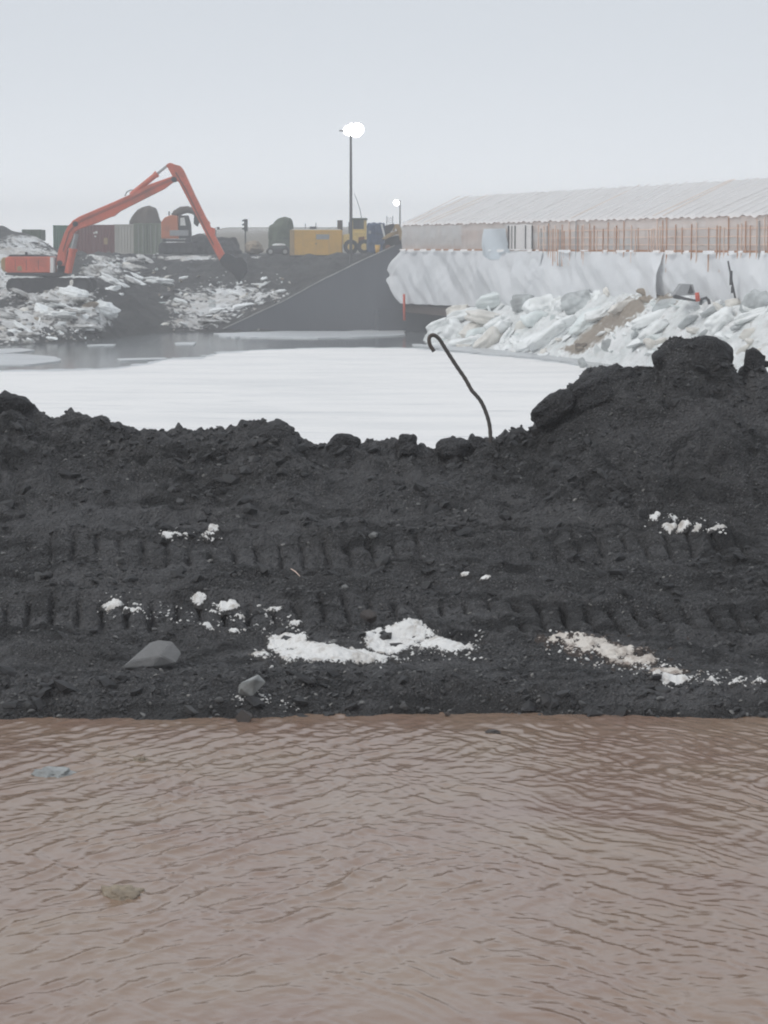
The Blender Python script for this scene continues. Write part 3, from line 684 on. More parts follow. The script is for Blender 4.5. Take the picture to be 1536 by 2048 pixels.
bmesh.ops.bevel(bmr, geom=list(bmr.edges), offset=.006, segments=2, affect='EDGES', clamp_overlap=True)
me = bpy.data.meshes.new('boulder'); bmr.to_mesh(me); bmr.free()
tag(link('boulder', me, M['stone_big'], None, rb0), 'biggest pale grey wedge shaped stone half buried in the gravel above the water', 'stone')
place_rock('ice_block', 502, 1370, 74, 58, 'ice_clear', 12, 'grey translucent ice block lying on the gravel near the waterline', 'ice block', None, .2, 11, (1, .8, .75), .03, 15, -20)
place_rock('stone', 736, 1228, 42, 36, 'stone_brown', 8, 'round brownish stone set in the track print above the snow', 'stone', None, .3)
place_rock('stone', 380, 1418, 44, 24, 'stone_mid', 9, 'slanting flat stone by the waterline below the biggest stone', 'stone', None, .3, 12, (1, .6, .5), .03, 0, 25)
place_rock('stone', 490, 1441, 40, 34, 'stone_brown', 10, 'wet dark brown stone standing in the edge of the brown water', 'stone', None, .25)
place_rock('stone', 808, 1410, 26, 20, 'stone_mid', 16, 'small grey stone at the waterline under the long snow patch', 'stone')
place_rock('stone', 238, 1120, 22, 22, 'stone_mid', 17, 'upright grey stone on the bank below the pair of snow lumps', 'stone')
place_rock('stone', 747, 1070, 24, 18, 'stone_pale', 18, 'small light stone alone in the middle of the bank', 'stone')
place_rock('stone', 362, 1004, 26, 16, 'stone_mid', 19, 'flat grey stone on the upper slope above the snow lumps', 'stone')
place_rock('stone', 508, 917, 36, 20, 'stone_mid', 21, 'greyish stone just under the humped clod of the crest', 'stone')
place_rock('stone', 75, 1150, 30, 24, 'stone_mid', 22, 'grey stone near the edge of the bank above the snow dots', 'stone')
place_rock('stone', 1062, 1310, 30, 12, 'stone_mid', 24, 'flat grey stone between the white and the dirty snow patch', 'stone', None, .3, 12, (1, .7, .5))
place_rock('stone', 690, 1172, 18, 14, 'stone_pale', 25, 'tiny pale stone beside the dark hollow and the twig', 'stone')
place_rock('stone', 440, 1398, 34, 14, 'stone_mid', 26, 'flat grey stone behind the wet stone at the waterline', 'stone', None, .3, 12, (1, .7, .5))
place_rock('stone', 895, 1438, 18, 12, 'stone_brown', 27, 'small dark stone poking out of the brown water under the snow', 'stone')
place_rock('stone', 1526, 1432, 30, 16, 'stone_dark', 28, 'black stone at the waterline by the picture edge', 'stone')
for px, py, wx, hx, mt, sd_, lab, cat in [
    (106, 1545, 76, 22, 'ice_clear', 31, 'grey lump of ice drifting in the brown water', 'ice block'),
    (246, 1784, 88, 26, 'ice_brown', 32, 'muddy lump of ice awash in the nearer brown water', 'ice block'),
    (985, 1463, 30, 8, 'stone_brown', 33, 'small brown stone just breaking the water surface', 'stone'),
    (280, 1518, 30, 9, 'ice_brown', 35, 'tiny muddy ice lump near the drifting grey ice', 'ice block')]:
    p = Pz(px, py, 0.0); ppm = F / p.y; me = lump_mesh('floating_lump', sd_, (1, 0.8, 1), 4, 0.28, 2.4, 2.2)
    o = link('floating_ice' if 'ice' in mt else 'wet_stone', me, M[mt], None, p); s = wx / ppm / 2
    o.scale = (s, s * 1.3, hx / ppm * 0.75); o.location.z = -hx / ppm * 0.38; tag(o, lab, cat)
# twig
a, c = hit(582, 1143), hit(600, 1158); a.z += .02; c.z += .02
tag(MB().tube([(0, 0, 0), (c - a) * .5 + Vector((0, 0, .008)), c - a], [.004, .005, .003], 6).build('twig', M['wood_pale'], None, a), 'thin pale twig lying on the black gravel', 'twig')

# countable loose stones (largest ones), then gravel too small to count
rock_meshes = []
for k in range(10):
    me = hull_rock('stone', 100 + k, 13, (1, .85, .65)); me.materials.append(M[('stone_dark', 'stone_mid', 'stone_mid', 'stone_pale', 'stone_dark')[k % 5]]); rock_meshes.append(me)
def ico_base():
    bm = bmesh.new(); bmesh.ops.create_icosphere(bm, subdivisions=1, radius=1.0)
    v = np.array([q.co[:] for q in bm.verts]); f = np.array([[q.index for q in p.verts] for p in bm.faces]); bm.free(); return v, f
IV, IF = ico_base()
def scatter_mesh(name, pos, size, squash, tone, seed):
    """many small angular stones as one mesh"""
    g = np.random.default_rng(seed); n = len(pos); v = IV[None] * (1 + g.uniform(-.38, .38, (n, len(IV), 1)))
    v = v * np.array([1, 1, 1]) * np.stack([g.uniform(.8, 1.5, n), np.ones(n), squash * g.uniform(.7, 1.2, n)], -1)[:, None, :]
    a = g.uniform(0, 6.28, n); ca, sa = np.cos(a), np.sin(a)
    x = v[..., 0] * ca[:, None] - v[..., 1] * sa[:, None]; y = v[..., 0] * sa[:, None] + v[..., 1] * ca[:, None]
    tl = g.uniform(-.6, .6, n)[:, None]; z = v[..., 2] + tl * x
    V = np.stack([x, y, z], -1) * size[:, None, None] + pos[:, None, :]
    Fc = (IF[None] + (np.arange(n) * len(IV))[:, None, None]).reshape(-1, 3)
    me = np_mesh(name, V.reshape(-1, 3), Fc, False); attr(me, 'tone', np.repeat(tone, len(IV))); return me
n = 26000
gx = RNG.uniform(-4.3, 4.3, n); gy = 18.35 + RNG.beta(1.1, 1.3, n) * 7.2; gy[:2600] = RNG.uniform(18.35, 19.3, 2600)
gs = 0.006 + 0.016 * RNG.power(0.32, n); gs[gy > 24.2] *= 1.7
gs[3000:4600] = RNG.uniform(.018, .042, 1600); gs[4600:5300] = RNG.uniform(.038, .075, 700)
keep = (fbm(gx * 1.1, gy * 0.8, 44, 3) + RNG.uniform(-.6, .6, n) > -0.15) & ~((gs > .02) & ((np.abs(gy - track_y(gx, 0)) < .42) | (np.abs(gy - track_y(gx, 1)) < .3) | ((gy > 19.2) & (gy < 20.1)))); gx, gy, gs = gx[keep], gy[keep], gs[keep]; n = len(gx)
tone = np.where(gs > .0225, .3, 1) * np.clip(RNG.beta(1.5, 2.2, n) + 0.35 * (RNG.uniform(0, 1, n) > .95), 0, 1)
me = scatter_mesh('gravel', np.stack([gx, gy, berm(gx, gy) + gs * .15], -1), gs, 0.7, tone, 5)
struct(link('gravel', me, M['stones']), 'stuff', 'fine loose gravel strewn over the black bank')

# snow patches: spots given as (column, row, half width, half height in photograph pixels, weight)
def snow_patch(name, spots, mat, label, thick=0.05, res=0.0105, seed=1, thr=0.42, rag=0.28, fy=2.0):
    cs = [(hit(a, c), wd / 250 * (1.25 if fy < 1.5 else 1), max(hd / 250 * fy, .014), wt) for a, c, wd, hd, wt in spots]
    x0 = min(c[0].x - 1.9 * c[1] for c in cs); x1 = max(c[0].x + 1.9 * c[1] for c in cs); y0 = min(c[0].y - 1.9 * c[2] for c in cs); y1 = max(c[0].y + 1.9 * c[2] for c in cs)
    ax = np.arange(x0, x1, res); ay = np.arange(y0, y1, res); X, Y = np.meshgrid(ax, ay); f = np.zeros_like(X)
    for p, rx, ry, wt in cs: f = np.maximum(f, wt * np.exp(-(((X - p.x) / rx) ** 2 + ((Y - p.y) / ry) ** 2) * 0.85))
    f = f + rag * fbm(X * 8, Y * 6, seed, 5, .62) - thr
    Z = np.maximum(berm(X, Y), .5 * (berm(X - .065, Y) + berm(X + .065, Y))) + np.clip(f + .08, -0.2, 0.30) * thick / 0.35 + 0.004 * fbm(X * 18, Y * 16, seed + 3, 3)
    Fc = grid_faces(len(ax), len(ay)); ok = (f.ravel()[Fc] > -0.14).any(1); Fc = Fc[ok]
    used = np.unique(Fc); mp = -np.ones(X.size, int); mp[used] = np.arange(len(used)); c0 = Vector((float(X.ravel()[used].mean()), float(Y.ravel()[used].mean()), float(Z.ravel()[used].mean())))
    V = np.stack([X, Y, Z], -1).reshape(-1, 3)[used] - np.array(c0)
    me = np_mesh(name, V, mp[Fc]); attr(me, 'cover', f.ravel()[used]); return tag(link(name, me, M[mat], None, c0), label, 'snow', 'snow left on the gravel bank')
snow_patch('snow_patch', [(575, 1294, 40, 20, 1.1), (640, 1306, 80, 17, 1.2), (715, 1312, 70, 12, 1.2), (775, 1294, 48, 18, 1.1), (822, 1276, 46, 18, 1.0), (868, 1287, 48, 14, .95), (905, 1297, 48, 10, .9), (520, 1310, 32, 9, .62)],
           'snow_near', 'long bright white snow patch winding across the gravel', 0.03, seed=3, rag=.26, fy=3.0)
snow_patch('snow_patch', [(1120, 1278, 34, 8, .75), (1170, 1284, 45, 14, .9), (1225, 1304, 42, 18, .95), (1275, 1325, 44, 16, .9), (1330, 1345, 42, 11, .9)],
           'snow_dirty', 'brownish dirty snow strip slanting down to the waterline', 0.022, seed=8, rag=.32, fy=2.9)
snow_patch('snow_patch', [(1345, 1360, 40, 8, 1.05)], 'snow_near', 'white flat snow sliver at the low end of the dirty strip', 0.02, seed=15, fy=2.4)
for i, (sp, mt, lab) in enumerate([
    ([(336, 1076, 12, 8, 1), (352, 1071, 14, 5, .8), (372, 1072, 6, 5, .8)], 'snow_near', 'small pair of white snow lumps high on the bank'),
    ([(428, 1060, 10, 8, 1), (420, 1074, 12, 7, .9), (412, 1084, 6, 5, .8)], 'snow_near', 'ragged white snow lump beside the pair high on the bank'),
    ([(228, 1214, 17, 13, 1), (268, 1224, 17, 7, .9)], 'snow_near', 'two white snow dots above the biggest grey stone'),
    ([(398, 1226, 22, 10, .85), (430, 1228, 12, 6, .7)], 'snow_near', 'speckled snow lump next to the brown tinged one'),
    ([(458, 1216, 20, 18, 1), (445, 1232, 22, 8, .9), (480, 1236, 12, 5, .7)], 'snow_near', 'brown tinged snow lump on the track print'),
    ([(828, 1247, 14, 11, 1.1)], 'snow_near', 'single white snow block perched on top of the long patch')]):
    snow_patch('snow_lump', sp, mt, lab, 0.032, 0.008, 40 + i, .42, .26, 1.05)
k_ = 0
for lab, sps in (('small snow dot in the row below the earth mound', [(1341, 1064, 13, 11, 1), (1367, 1063, 12, 11, 1), (1310, 1041, 14, 8, .9), (1347, 1040, 11, 6, .85), (1394, 1058, 11, 7, .85), (1438, 1058, 16, 5, .8)]),
                 ('tiny snow dot beyond the lower end of the dirty strip', [(1428, 1365, 11, 8, .9), (1472, 1366, 9, 7, .85), (1522, 1362, 14, 8, .9)]),
                 ('faint snow crumb in the middle of the gravel bank', [(970, 1158, 11, 7, .85), (930, 1150, 10, 6, .8)]),
                 ('small snow crumb between the track print and the long patch', [(415, 1254, 11, 8, .85), (472, 1265, 11, 8, .85), (548, 1240, 18, 8, .75), (590, 1252, 11, 7, .8)])):
    for sp in sps: k_ += 1; snow_patch('snow_lump', [sp], 'snow_near', lab, 0.03, 0.007, 60 + k_, .42, .24, 1.05)
# crumbs round the patches
pp = []
for a0, c0, a1, c1, nn, sp in ((520, 1300, 960, 1300, 200, 14), (1090, 1280, 1390, 1360, 260, 12), (200, 1215, 600, 1255, 130, 14), (330, 1070, 440, 1075, 40, 8), (1300, 1045, 1450, 1060, 50, 8), (460, 1390, 600, 1412, 60, 8), (1380, 1350, 1536, 1370, 60, 8)):
    for _ in range(nn):
        f = random.random(); pp.append(hit(a0 + (a1 - a0) * f + random.gauss(0, 10), c0 + (c1 - c0) * f + random.gauss(0, sp)))
pp = np.array([tuple(p) for p in pp]); ss = 0.005 + 0.012 * RNG.power(.4, len(pp))
struct(link('snow_crumbs', scatter_mesh('snow_crumbs', pp + np.array([0, 0, .003]), ss, .8, np.ones(len(pp)), 9), M['snow_crumb']), 'stuff', 'tiny crumbs of snow strewn over the gravel')

# ------------------------------------------------------------------ bridge under construction with its winter shelter
EC = P(805, 450, 160.0)                                   # eave corner at the far end
d2 = Vector((15.2, -53.0, 0)).normalized(); n2 = Vector((-d2.y, d2.x, 0))     # along the bridge towards us; across it, away
Z_EAVE, Z_PAN, Z_BOT, Z_RIDGE = EC.z, zat(501, 160.0), zat(607, 160.0), zat(395, 161.2)
HW = 4.2; LEN = 78.0
org = Vector((EC.x, EC.y, 0))
rzb = math.atan2(d2.y, d2.x)
# local frame: x along the bridge (towards the near end), y across (0 at the visible side, positive away), z up
def shelter_local(mb, name, mat, parent, **k): return mb.build(name, mat, parent, **k)
bridge = thing('bridge', 'dark bridge deck on a concrete abutment below the sheeted shelter', 'bridge', org, rzb)
mb = MB().box((LEN / 2 + .3, HW, (Z_PAN + Z_BOT) / 2 - .02), (LEN, 2 * HW - 1.2, Z_PAN - Z_BOT - .1)); mb.build('deck', M['concrete'], bridge)
mb = MB().box((LEN / 2 + .4, HW - .15, Z_BOT - .30), (LEN, 2 * HW - .3, .5)); mb.build('formwork_beam', M['soffit'], bridge)
mb = MB().box((-1.0, HW, (Z_BOT - 4) / 2 - .35), (2.0, 2 * HW + 3.2, 4 + Z_BOT - .1)); mb.build('abutment', M['concrete'], bridge)
sh = thing('construction_shelter', 'long pale plastic sheeted shelter with gable roof over the bridge deck', 'shelter', org, rzb)
def surf(fn, nu, nv):
    U, Vv = np.meshgrid(np.linspace(0, 1, nu), np.linspace(0, 1, nv)); X, Y, Z = fn(U, Vv)
    return np.stack([X, Y, Z], -1).reshape(-1, 3), grid_faces(nu, nv)
def roof(U, Vv, far=False):
    x = -0.15 + U * (LEN + .3)
    sag = 0.05 * np.abs(np.sin(math.pi * x / 1.24)) ** 0.7
    wr = 0.035 * fbm(x * .55 + Vv * 1.2, Vv * 1.6, 120, 4)
    y = -0.12 + Vv * (HW + .12); z = Z_EAVE + (Z_RIDGE - Z_EAVE) * Vv + (0.05 - sag) * np.minimum(1, Vv * 4) * .7 + wr + .05
    z = z - 0.07 * np.exp(-Vv * 26) * (1 + np.sin(x * 5.1) * np.sin(x * 2.3))
    if far: y = 2 * HW - y
    return x, y, z
V, Fc = surf(roof, 620, 22); link('roof_sheet', np_mesh('roof_sheet', V, Fc), M['roof_sheet'], sh)
V, Fc = surf(lambda U, v: roof(U, v, True), 300, 10); link('roof_sheet', np_mesh('roof_sheet', V, Fc), M['roof_sheet'], sh)
def side(U, Vv):
    x = 0 + U * LEN; y = -0.03 + 0.035 * fbm(x * 1.1, Vv * 2.2, 130, 3) - 0.05 * np.sin(Vv * 3.1)
    return x, y, Z_PAN + .10 + (Z_EAVE - Z_PAN - .12) * Vv + 0 * x
V, Fc = surf(side, 420, 12); link('side_sheet', np_mesh('side_sheet', V, Fc), M['side_sheet'], sh)
V, Fc = surf(lambda U, v: (0 * U + .02, U * 2 * HW, Z_PAN + v * (Z_EAVE - Z_PAN + (Z_RIDGE - Z_EAVE - .1) * (1 - np.abs(2 * U - 1)))), 20, 6)
link('gable_sheet', np_mesh('gable_sheet', V, Fc), M['side_sheet'], sh)
link('side_sheet', np_mesh('side_sheet', np.array([(0, 2 * HW, Z_PAN), (LEN, 2 * HW, Z_PAN), (LEN, 2 * HW, Z_EAVE), (0, 2 * HW, Z_EAVE)]), [(0, 1, 2, 3)], False), M['side_sheet'], sh)
# boards behind the sheet, rails, rafter strips, battens: each its own piece
PH = Z_EAVE - Z_PAN; rb_ = random.Random(8)
for i in range(int(LEN / 1.24)):                           # thin strips added on the sheet, standing for rafters and seams showing through
    xr = 0.02 + i * 1.24 + rb_.uniform(-.06, .06); warm = rb_.random() < max(.15, .75 - i * .05)
    me_ = MB().bar((0, -.05, Z_EAVE + .115), (rb_.uniform(-.2, .2), HW * rb_.uniform(.75, 1.0), Z_RIDGE + .085 - (Z_RIDGE - Z_EAVE) * .0), .05, .03).mesh('rafter_strip')
    link('rafter_strip', me_, M['rafter_strip_warm'] if warm else M['rafter_strip_grey'], sh, (xr, 0, 0))
board = MB().box((0, 0, 0), (3.9, .03, .27)).mesh('board'); board.materials.append(M['wood'])
board2 = MB().box((0, 0, 0), (3.9, .03, .27)).mesh('board'); board2.materials.append(M['wood_pale'])
rb = random.Random(3)
for i in range(int(LEN / 4)):
    for k in range(5):
        if i < 3 and k != 0: continue
        if rb.random() < .16: continue
        bmx = board if rb.random() < (.35 if k < 3 else .1) else board2
        link('board', bmx, None, sh, (2 + i * 4.0, .10 + .01 * rb.random(), Z_PAN + .20 + k * .30 + rb.uniform(-.02, .02)))
MB().box((LEN / 2, -.01, Z_PAN + .06), (LEN, .08, .10)).build('bottom_rail', M['wood_orange'], sh)
for zr in (.36, .72, 1.08):
    MB().box((LEN / 2 + 13, -.10, Z_PAN + zr), (LEN - 26, .03, .035)).build('rail', M['wood_pale'], sh)
MB().box((LEN / 2, .05, Z_EAVE - .06), (LEN, .08, .12)).build('eave_rail', M['wood'], sh)
x = .25
while x < LEN:
    near = x > 26
    kind = rb.random(); hgt = PH * (rb.uniform(.65, 1.0) if near else rb.uniform(.35, .95)); wd = rb.choice((.03, .04, .05)) if near else rb.choice((.05, .08))
    mt = M['wood'] if kind < .30 else (M['wood_orange'] if kind < .40 else (M['grey_paint'] if kind < .50 and near else M['wood_pale']))
    low = Z_PAN - (rb.uniform(0, .95) if near and rb.random() < .5 else 0)
    MB().box((0, 0, (low + Z_PAN + hgt) / 2), (wd, .05, Z_PAN + hgt - low)).build('batten', mt, sh, (x, (-.115 - .02 * rb.random()) if (near and rb.random() < .30) or low < Z_PAN - .05 else .02, 0))
    x += rb.uniform(.20, .52) if near else rb.uniform(.45, .9)
# loose bright sheet and dark bars in the side (around the fifth of its length)
def line_x(px):                                           # distance along the bridge side of a photograph column
    u = (px - 768) / F; return (u * org.y - org.x) / (d2.x - u * d2.y)
xa, xb = line_x(972), line_x(1022)
V, Fc = surf(lambda U, v: (xa + (xb - xa) * U + .15 * v, -.20 - .12 * np.sin(U * 5 + v * 3) - .1 * v * U, Z_PAN - .22 + (PH * .92) * v + .25 * (1 - v) * np.sin(U * 3.1) * -1), 20, 14)
link('loose_sheet', np_mesh('loose_sheet', V, Fc), M['tarp_blue'], sh)
for px in (1022, 1029, 1035, 1056, 1069):
    MB().box((0, 0, 0), (.07, .06, PH * .78)).build('bar', M['steel_dark'], sh, (line_x(px), -.19, Z_PAN + PH * .48))
V, Fc = surf(lambda U, v: (line_x(1022) + (line_x(1068) - line_x(1022)) * U, -.15 - .04 * np.sin(U * 9), Z_PAN + .05 + PH * .86 * v), 16, 6)
link('loose_sheet', np_mesh('loose_sheet', V, Fc), M['roof_sheet'], sh)
# hanging skirt of tarpaulin, in overlapping lengths
ZT = Z_PAN + .02; DROP = Z_PAN - Z_BOT
def skirt(x0, x1, bot, seed, off, first=False, nu=130, nv=42, lip=0.0):
    def fn(U, v):
        xl = np.full_like(U, x0)
        if first:
            xl = np.interp(v, [0, .15, .30, .48, .56, .66, .80, .92, 1.0], [0.05, -.25, -.65, -1.15, -.75, -.35, .02, .35, .85])
        x = xl + (x1 - xl) * U
        v2 = v * (bot[0] + (bot[1] - bot[0]) * U)
        fold = 0.22 * fbm(x * .22 - v * 1.0, v * .55, seed, 3) + .20 * billow((x + v * 3.4) * .16, v * .6, seed + 41, 2)
        belly = -.34 * np.sin(np.clip(v, 0, 1) * 2.6) * (0.7 + .4 * np.sin(x * .31 + seed))
        y = -off - .06 + belly + fold * np.minimum(1, v * 3 + .12)
        if first:
            e = np.exp(-((x - xl) / .9) ** 2); y = y - e * (.5 * np.sin(v * 3.0)) + .35 * np.exp(-((x - xl - .75 + .5 * v) / .22) ** 2) * np.exp(-((v - .2) / .28) ** 2)
        z = ZT - DROP * v2 + lip * np.sin(x * 3.0) * (v < .04) + .05 * noise(x * .8, v * 2, seed + 4) * v
        return x, y, z
    V, Fc = surf(fn, nu, nv); me = np_mesh('tarp_skirt', V, Fc); return link('tarp_skirt', me, M['tarp'], sh)
skirt(0, line_x(1062), (1.0, .93), 140, .02, True)
skirt(line_x(1040), line_x(1092), (.95, .62), 147, .22, nu=40)
skirt(line_x(1070), line_x(1330), (.98, .85), 152, .06)
skirt(line_x(1310), line_x(1536) + 1, (.85, .9), 161, .0)
skirt(line_x(1530), LEN, (.9, .9), 166, .05)
# small ragged bits of sheet along the top of the skirt
for i in range(26):
    x = .4 + i * 2.2 + rb.uniform(-.9, .9); w_ = rb.uniform(.3, 1.6); h_ = rb.uniform(.06, .22)
    V, Fc = surf(lambda U, v: (x + w_ * U + .06 * v, -.24 - .08 * np.sin(U * 3.1) - .05 * v, ZT + .08 - h_ * v * (.6 + .4 * np.sin(U * 3.1))), 7, 5)
    link('sheet_scrap', np_mesh('sheet_scrap', V, Fc), M['roof_sheet'] if rb.random() < .6 else M['tarp'], sh)
# things round the shelter
def post(name, a, c, D0, D1, r, mat, label, cat, a2, c2):
    p, q = P(a, c, D0), P(a2, c2, D1); return tag(MB().tube([(0, 0, 0), (q - p) * .5, q - p], [r, r * .95, r * .85], 8).build(name, M[mat], None, p, True), label, cat)
post('red_post', 809, 641, 157.4, 157.4, .085, 'red_post', 'red post standing in front of the dark bridge opening', 'post', 808, 588)
post('slanting_pole', 1472, 604, 109.0, 108.5, .045, 'steel_dark', 'thin dark pole leaning against the tarpaulin skirt', 'pole', 1456, 522)
p = P(1462, 556, 108.7); tag(MB().box((0, 0, 0), (.12, .1, .62)).box((.05, 0, -.5), (.08, .08, .3)).build('dark_bracket', M['steel_dark'], None, p), 'small dark bracket fixed to the leaning pole', 'bracket')
post('red_marker', 1396, 603, 111.5, 111.5, .11, 'red_post', 'short red marker post on top of the ice heap', 'post', 1394, 585)
p = P(1378, 592, 112.2); s = 112.2 / F
mb = MB().add([(-30 * s, 0, 0), (-14 * s, .1, 24 * s), (8 * s, .1, 23 * s), (14 * s, 0, 2 * s), (-30 * s, 1.4, 0), (-14 * s, 1.2, 24 * s), (8 * s, 1.2, 23 * s), (14 * s, 1.4, 2 * s)],
              [(0, 1, 2, 3), (7, 6, 5, 4), (0, 4, 5, 1), (1, 5, 6, 2), (2, 6, 7, 3), (3, 7, 4, 0)])
tn = thing('covered_stack', 'small grey tarpaulin covered stack on top of the ice heap', 'covered stack', p)
mb.build('cover', M['grey_paint'], tn)
MB().add([(-3 * s, -.02, 5 * s), (3 * s, -.02, 23 * s), (9 * s, -.02, 7 * s), (3 * s, -.05, 4 * s)], [(0, 1, 2, 3)]).build('opening', M['steel_dark'], tn)
p = P(1368, 597, 110.6); s = 110.6 / F
tag(MB().prism([(-22 * s, 4 * s), (-18 * s, 8 * s), (0, 3 * s), (22 * s, -2 * s), (22 * s, -6 * s), (0, -3 * s), (-20 * s, 0)], -.25, .25).build('dark_beam', M['steel_dark'], None, p), 'dark beam lying on the snow below the covered stack', 'beam')
p = P(1410, 603, 110.4)
tag(MB().tube([(-.2, 0, -.15), (-.15, 0, .1), (.05, 0, .16), (.16, 0, .05), (.2, 0, -.12)], .07, 8).build('dark_hoop', M['steel_dark'], None, p, True), 'dark bent hoop beside the short red marker', 'hoop')

# wing wall of the abutment
wl = thing('wing_wall', 'dark triangular concrete wing wall running down into the pond', 'wall', P(640, 662, 160.4))
c0 = Vector(wl.location)
prof = []
for a, c in ((430, 676), (446, 659), (560, 607), (660, 553), (740, 515), (800, 488), (824, 488), (824, 690), (430, 690)):
    q = P(a, c, 160.4) - c0; prof.append((q.x, q.z))
MB().prism(prof, 0, .55).build('concrete_face', M['concrete'], wl)
# faint joints between the poured lengths
top = [(446, 659), (505, 632), (560, 607), (610, 580), (655, 556), (700, 534), (740, 515), (790, 492)]
pts = [P(a, c - 1.5, 160.6) - c0 for a, c in top]
for i in range(len(pts) - 1):
    MB().bar(pts[i], pts[i + 1], .62, .07).build('coping', M['frost'], wl, (0, .05, .02 * (i % 2)))

# ------------------------------------------------------------------ ice heap against the shelter
HT = np.array([(820, 143, 145, 690), (845, 141, 146, 678), (862, 139.5, 148, 652), (900, 137, 148, 634), (950, 133, 144, 612), (1000, 129.5, 140.5, 600), (1060, 125.5, 136.5, 594), (1120, 121.5, 132, 594),
               (1190, 117.5, 126.5, 588), (1250, 113.5, 122, 580), (1300, 110.8, 119, 583), (1380, 106.5, 114, 600), (1450, 102.5, 110, 606), (1536, 98.5, 106, 600), (1700, 92, 99.5, 600), (2000, 82, 88, 606)], float)
def heap_at(px, s):
    Db = np.interp(px, HT[:, 0], HT[:, 1]); Dc = np.interp(px, HT[:, 0], HT[:, 2]); pyc = np.interp(px, HT[:, 0], HT[:, 3])
    D = Db + (Dc - Db) * s; zc = CAM_H + Dc * np.tan(-TH + np.arctan((1024 - pyc) / F)) - .12
    zb = POND_Z - .15
    prof = np.where(s < 1, np.clip(s, -1, 1) ** 1 * .85 + .15 * np.sin(np.clip(s, 0, 1) * 1.57), 1 - .35 * (s - 1))
    x = D * (px - 768) / F; y = D
    z = zb + (zc - zb) * prof
    a = R(28); lx = x * math.cos(a) + (z * 1.2 + y * .3) * math.sin(a); lz = -x * math.sin(a) + (z * 1.2 + y * .3) * math.cos(a)
    body = sstep(-.05, .18, s) * sstep(822, 875, px)
    z = z + body * (.34 * billow(lx * .32, lz * .95, 170, 3) + .20 * billow(lx * .8, lz * 2.0, 176, 3) + .05 * fbm(x * 2.4, y * 2.4, 181, 3))
    return x, y, z
hx = np.arange(815, 2000, 2.2); hsv = np.linspace(-.12, 1.7, 130); HX, HS = np.meshgrid(hx, hsv)
X, Y, Z = heap_at(HX, HS)
me = np_mesh('ice_heap', np.stack([X, Y, Z], -1).reshape(-1, 3), grid_faces(len(hx), len(hsv)))
py = 1024 - F * np.tan(np.arctan2(Z - CAM_H, Y) + TH)
dirt = np.zeros_like(X)
for a in ((1300, 592, 42, 16, .9), (1265, 612, 34, 20, .8), (1225, 640, 46, 20, .72), (1185, 672, 34, 18, .78), (1206, 656, 34, 16, .7), (1246, 626, 36, 16, .72), (1168, 686, 28, 12, .74), (1150, 698, 28, 12, .85), (1330, 600, 30, 14, .7), (1480, 640, 70, 40, .25), (1330, 660, 60, 40, .22), (960, 650, 60, 40, .2)):
    dirt = np.maximum(dirt, min(1.0, a[4] * 1.45) * blob(*a[:4], HX, py))
attr(me, 'dirt', dirt)
tag(link('ice_heap', me, M['ice_heap']), 'long heap of broken river ice and dirty snow piled against the shelter', 'ice heap')
def heap_point(px, py_):
    s = np.linspace(0, 1.3, 260); X, Y, Z = heap_at(np.full_like(s, px), s)
    row = 1024 - F * np.tan(np.arctan2(Z - CAM_H, Y) + TH); i = int(np.argmin(np.abs(row - py_))); return Vector((X[i], Y[i], Z[i]))
slabs = [  # column, row, width, height (photo px), tilt, material, squareness, words
 (878, 652, 48, 20, 24, 'ice_white', 2.6, 'white blunt ice slab at the tip of the heap nearest the bridge opening'),
 (914, 664, 46, 28, -28, 'ice_white', 5.0, 'sharp edged bright ice block above the hooked rod'),
 (920, 623, 52, 16, 8, 'ice_tan', 3.0, 'long flat ice slab jutting out before the dark bridge opening'),
 (988, 603, 70, 24, 14, 'ice_green', 2.8, 'pale green ice slab on top of the heap below the tarpaulin edge'),
 (1046, 607, 54, 26, 4, 'ice_grey', 2.8, 'grey ice slab on top of the heap below the torn tarpaulin'),
 (1086, 610, 72, 28, 12, 'ice_white', 2.6, 'large smooth white ice slab above the greenish one'),
 (1072, 639, 50, 24, 10, 'ice_green', 2.8, 'greenish ice slab tucked under the large smooth white slab'),
 (1156, 605, 64, 34, 24, 'ice_grey', 3.0, 'big tilted grey ice slab beside the rounded white ice hump'),
 (980, 683, 60, 24, 38, 'ice_tan', 3.4, 'tan ice slab leaning steeply near the foot of the heap'),
 (1014, 672, 34, 10, 52, 'ice_white', 4.0, 'thin white blade of ice standing beside the tan leaning slab'),
 (976, 637, 84, 22, -10, 'ice_tan', 2.6, 'long tan ice slab lying across the middle of the heap'),
 (930, 690, 70, 20, 8, 'ice_white', 2.4, 'low white ice slab at the water edge behind the hooked rod'),
 (950, 655, 60, 16, 30, 'ice_tan', 3.0, 'narrow tan ice slab behind the sharp edged bright block'),
 (1225, 592, 84, 38, 22, 'ice_white', 2.2, 'rounded white ice hump at the top of the heap'),
 (1175, 640, 70, 22, 36, 'ice_green', 2.6, 'greenish ice ridge running down below the rounded hump'),
 (1110, 668, 110, 26, 34, 'ice_white', 2.4, 'long white ice slab sloping down the middle of the heap'),
 (1058, 690, 70, 22, 30, 'ice_white', 2.6, 'white ice slab at the heap foot beside the snowy apron'),
 (1215, 690, 24, 18, 20, 'ice_grey', 2.4, 'small round grey ice lump on the snowy foot of the heap'),
 (1440, 640, 60, 30, 30, 'ice_white', 2.3, 'bulky white ice lump above the horn shaped clod'),
 (1510, 610, 60, 40, 40, 'ice_grey', 2.3, 'grey streaked ice lump under the leaning pole')]
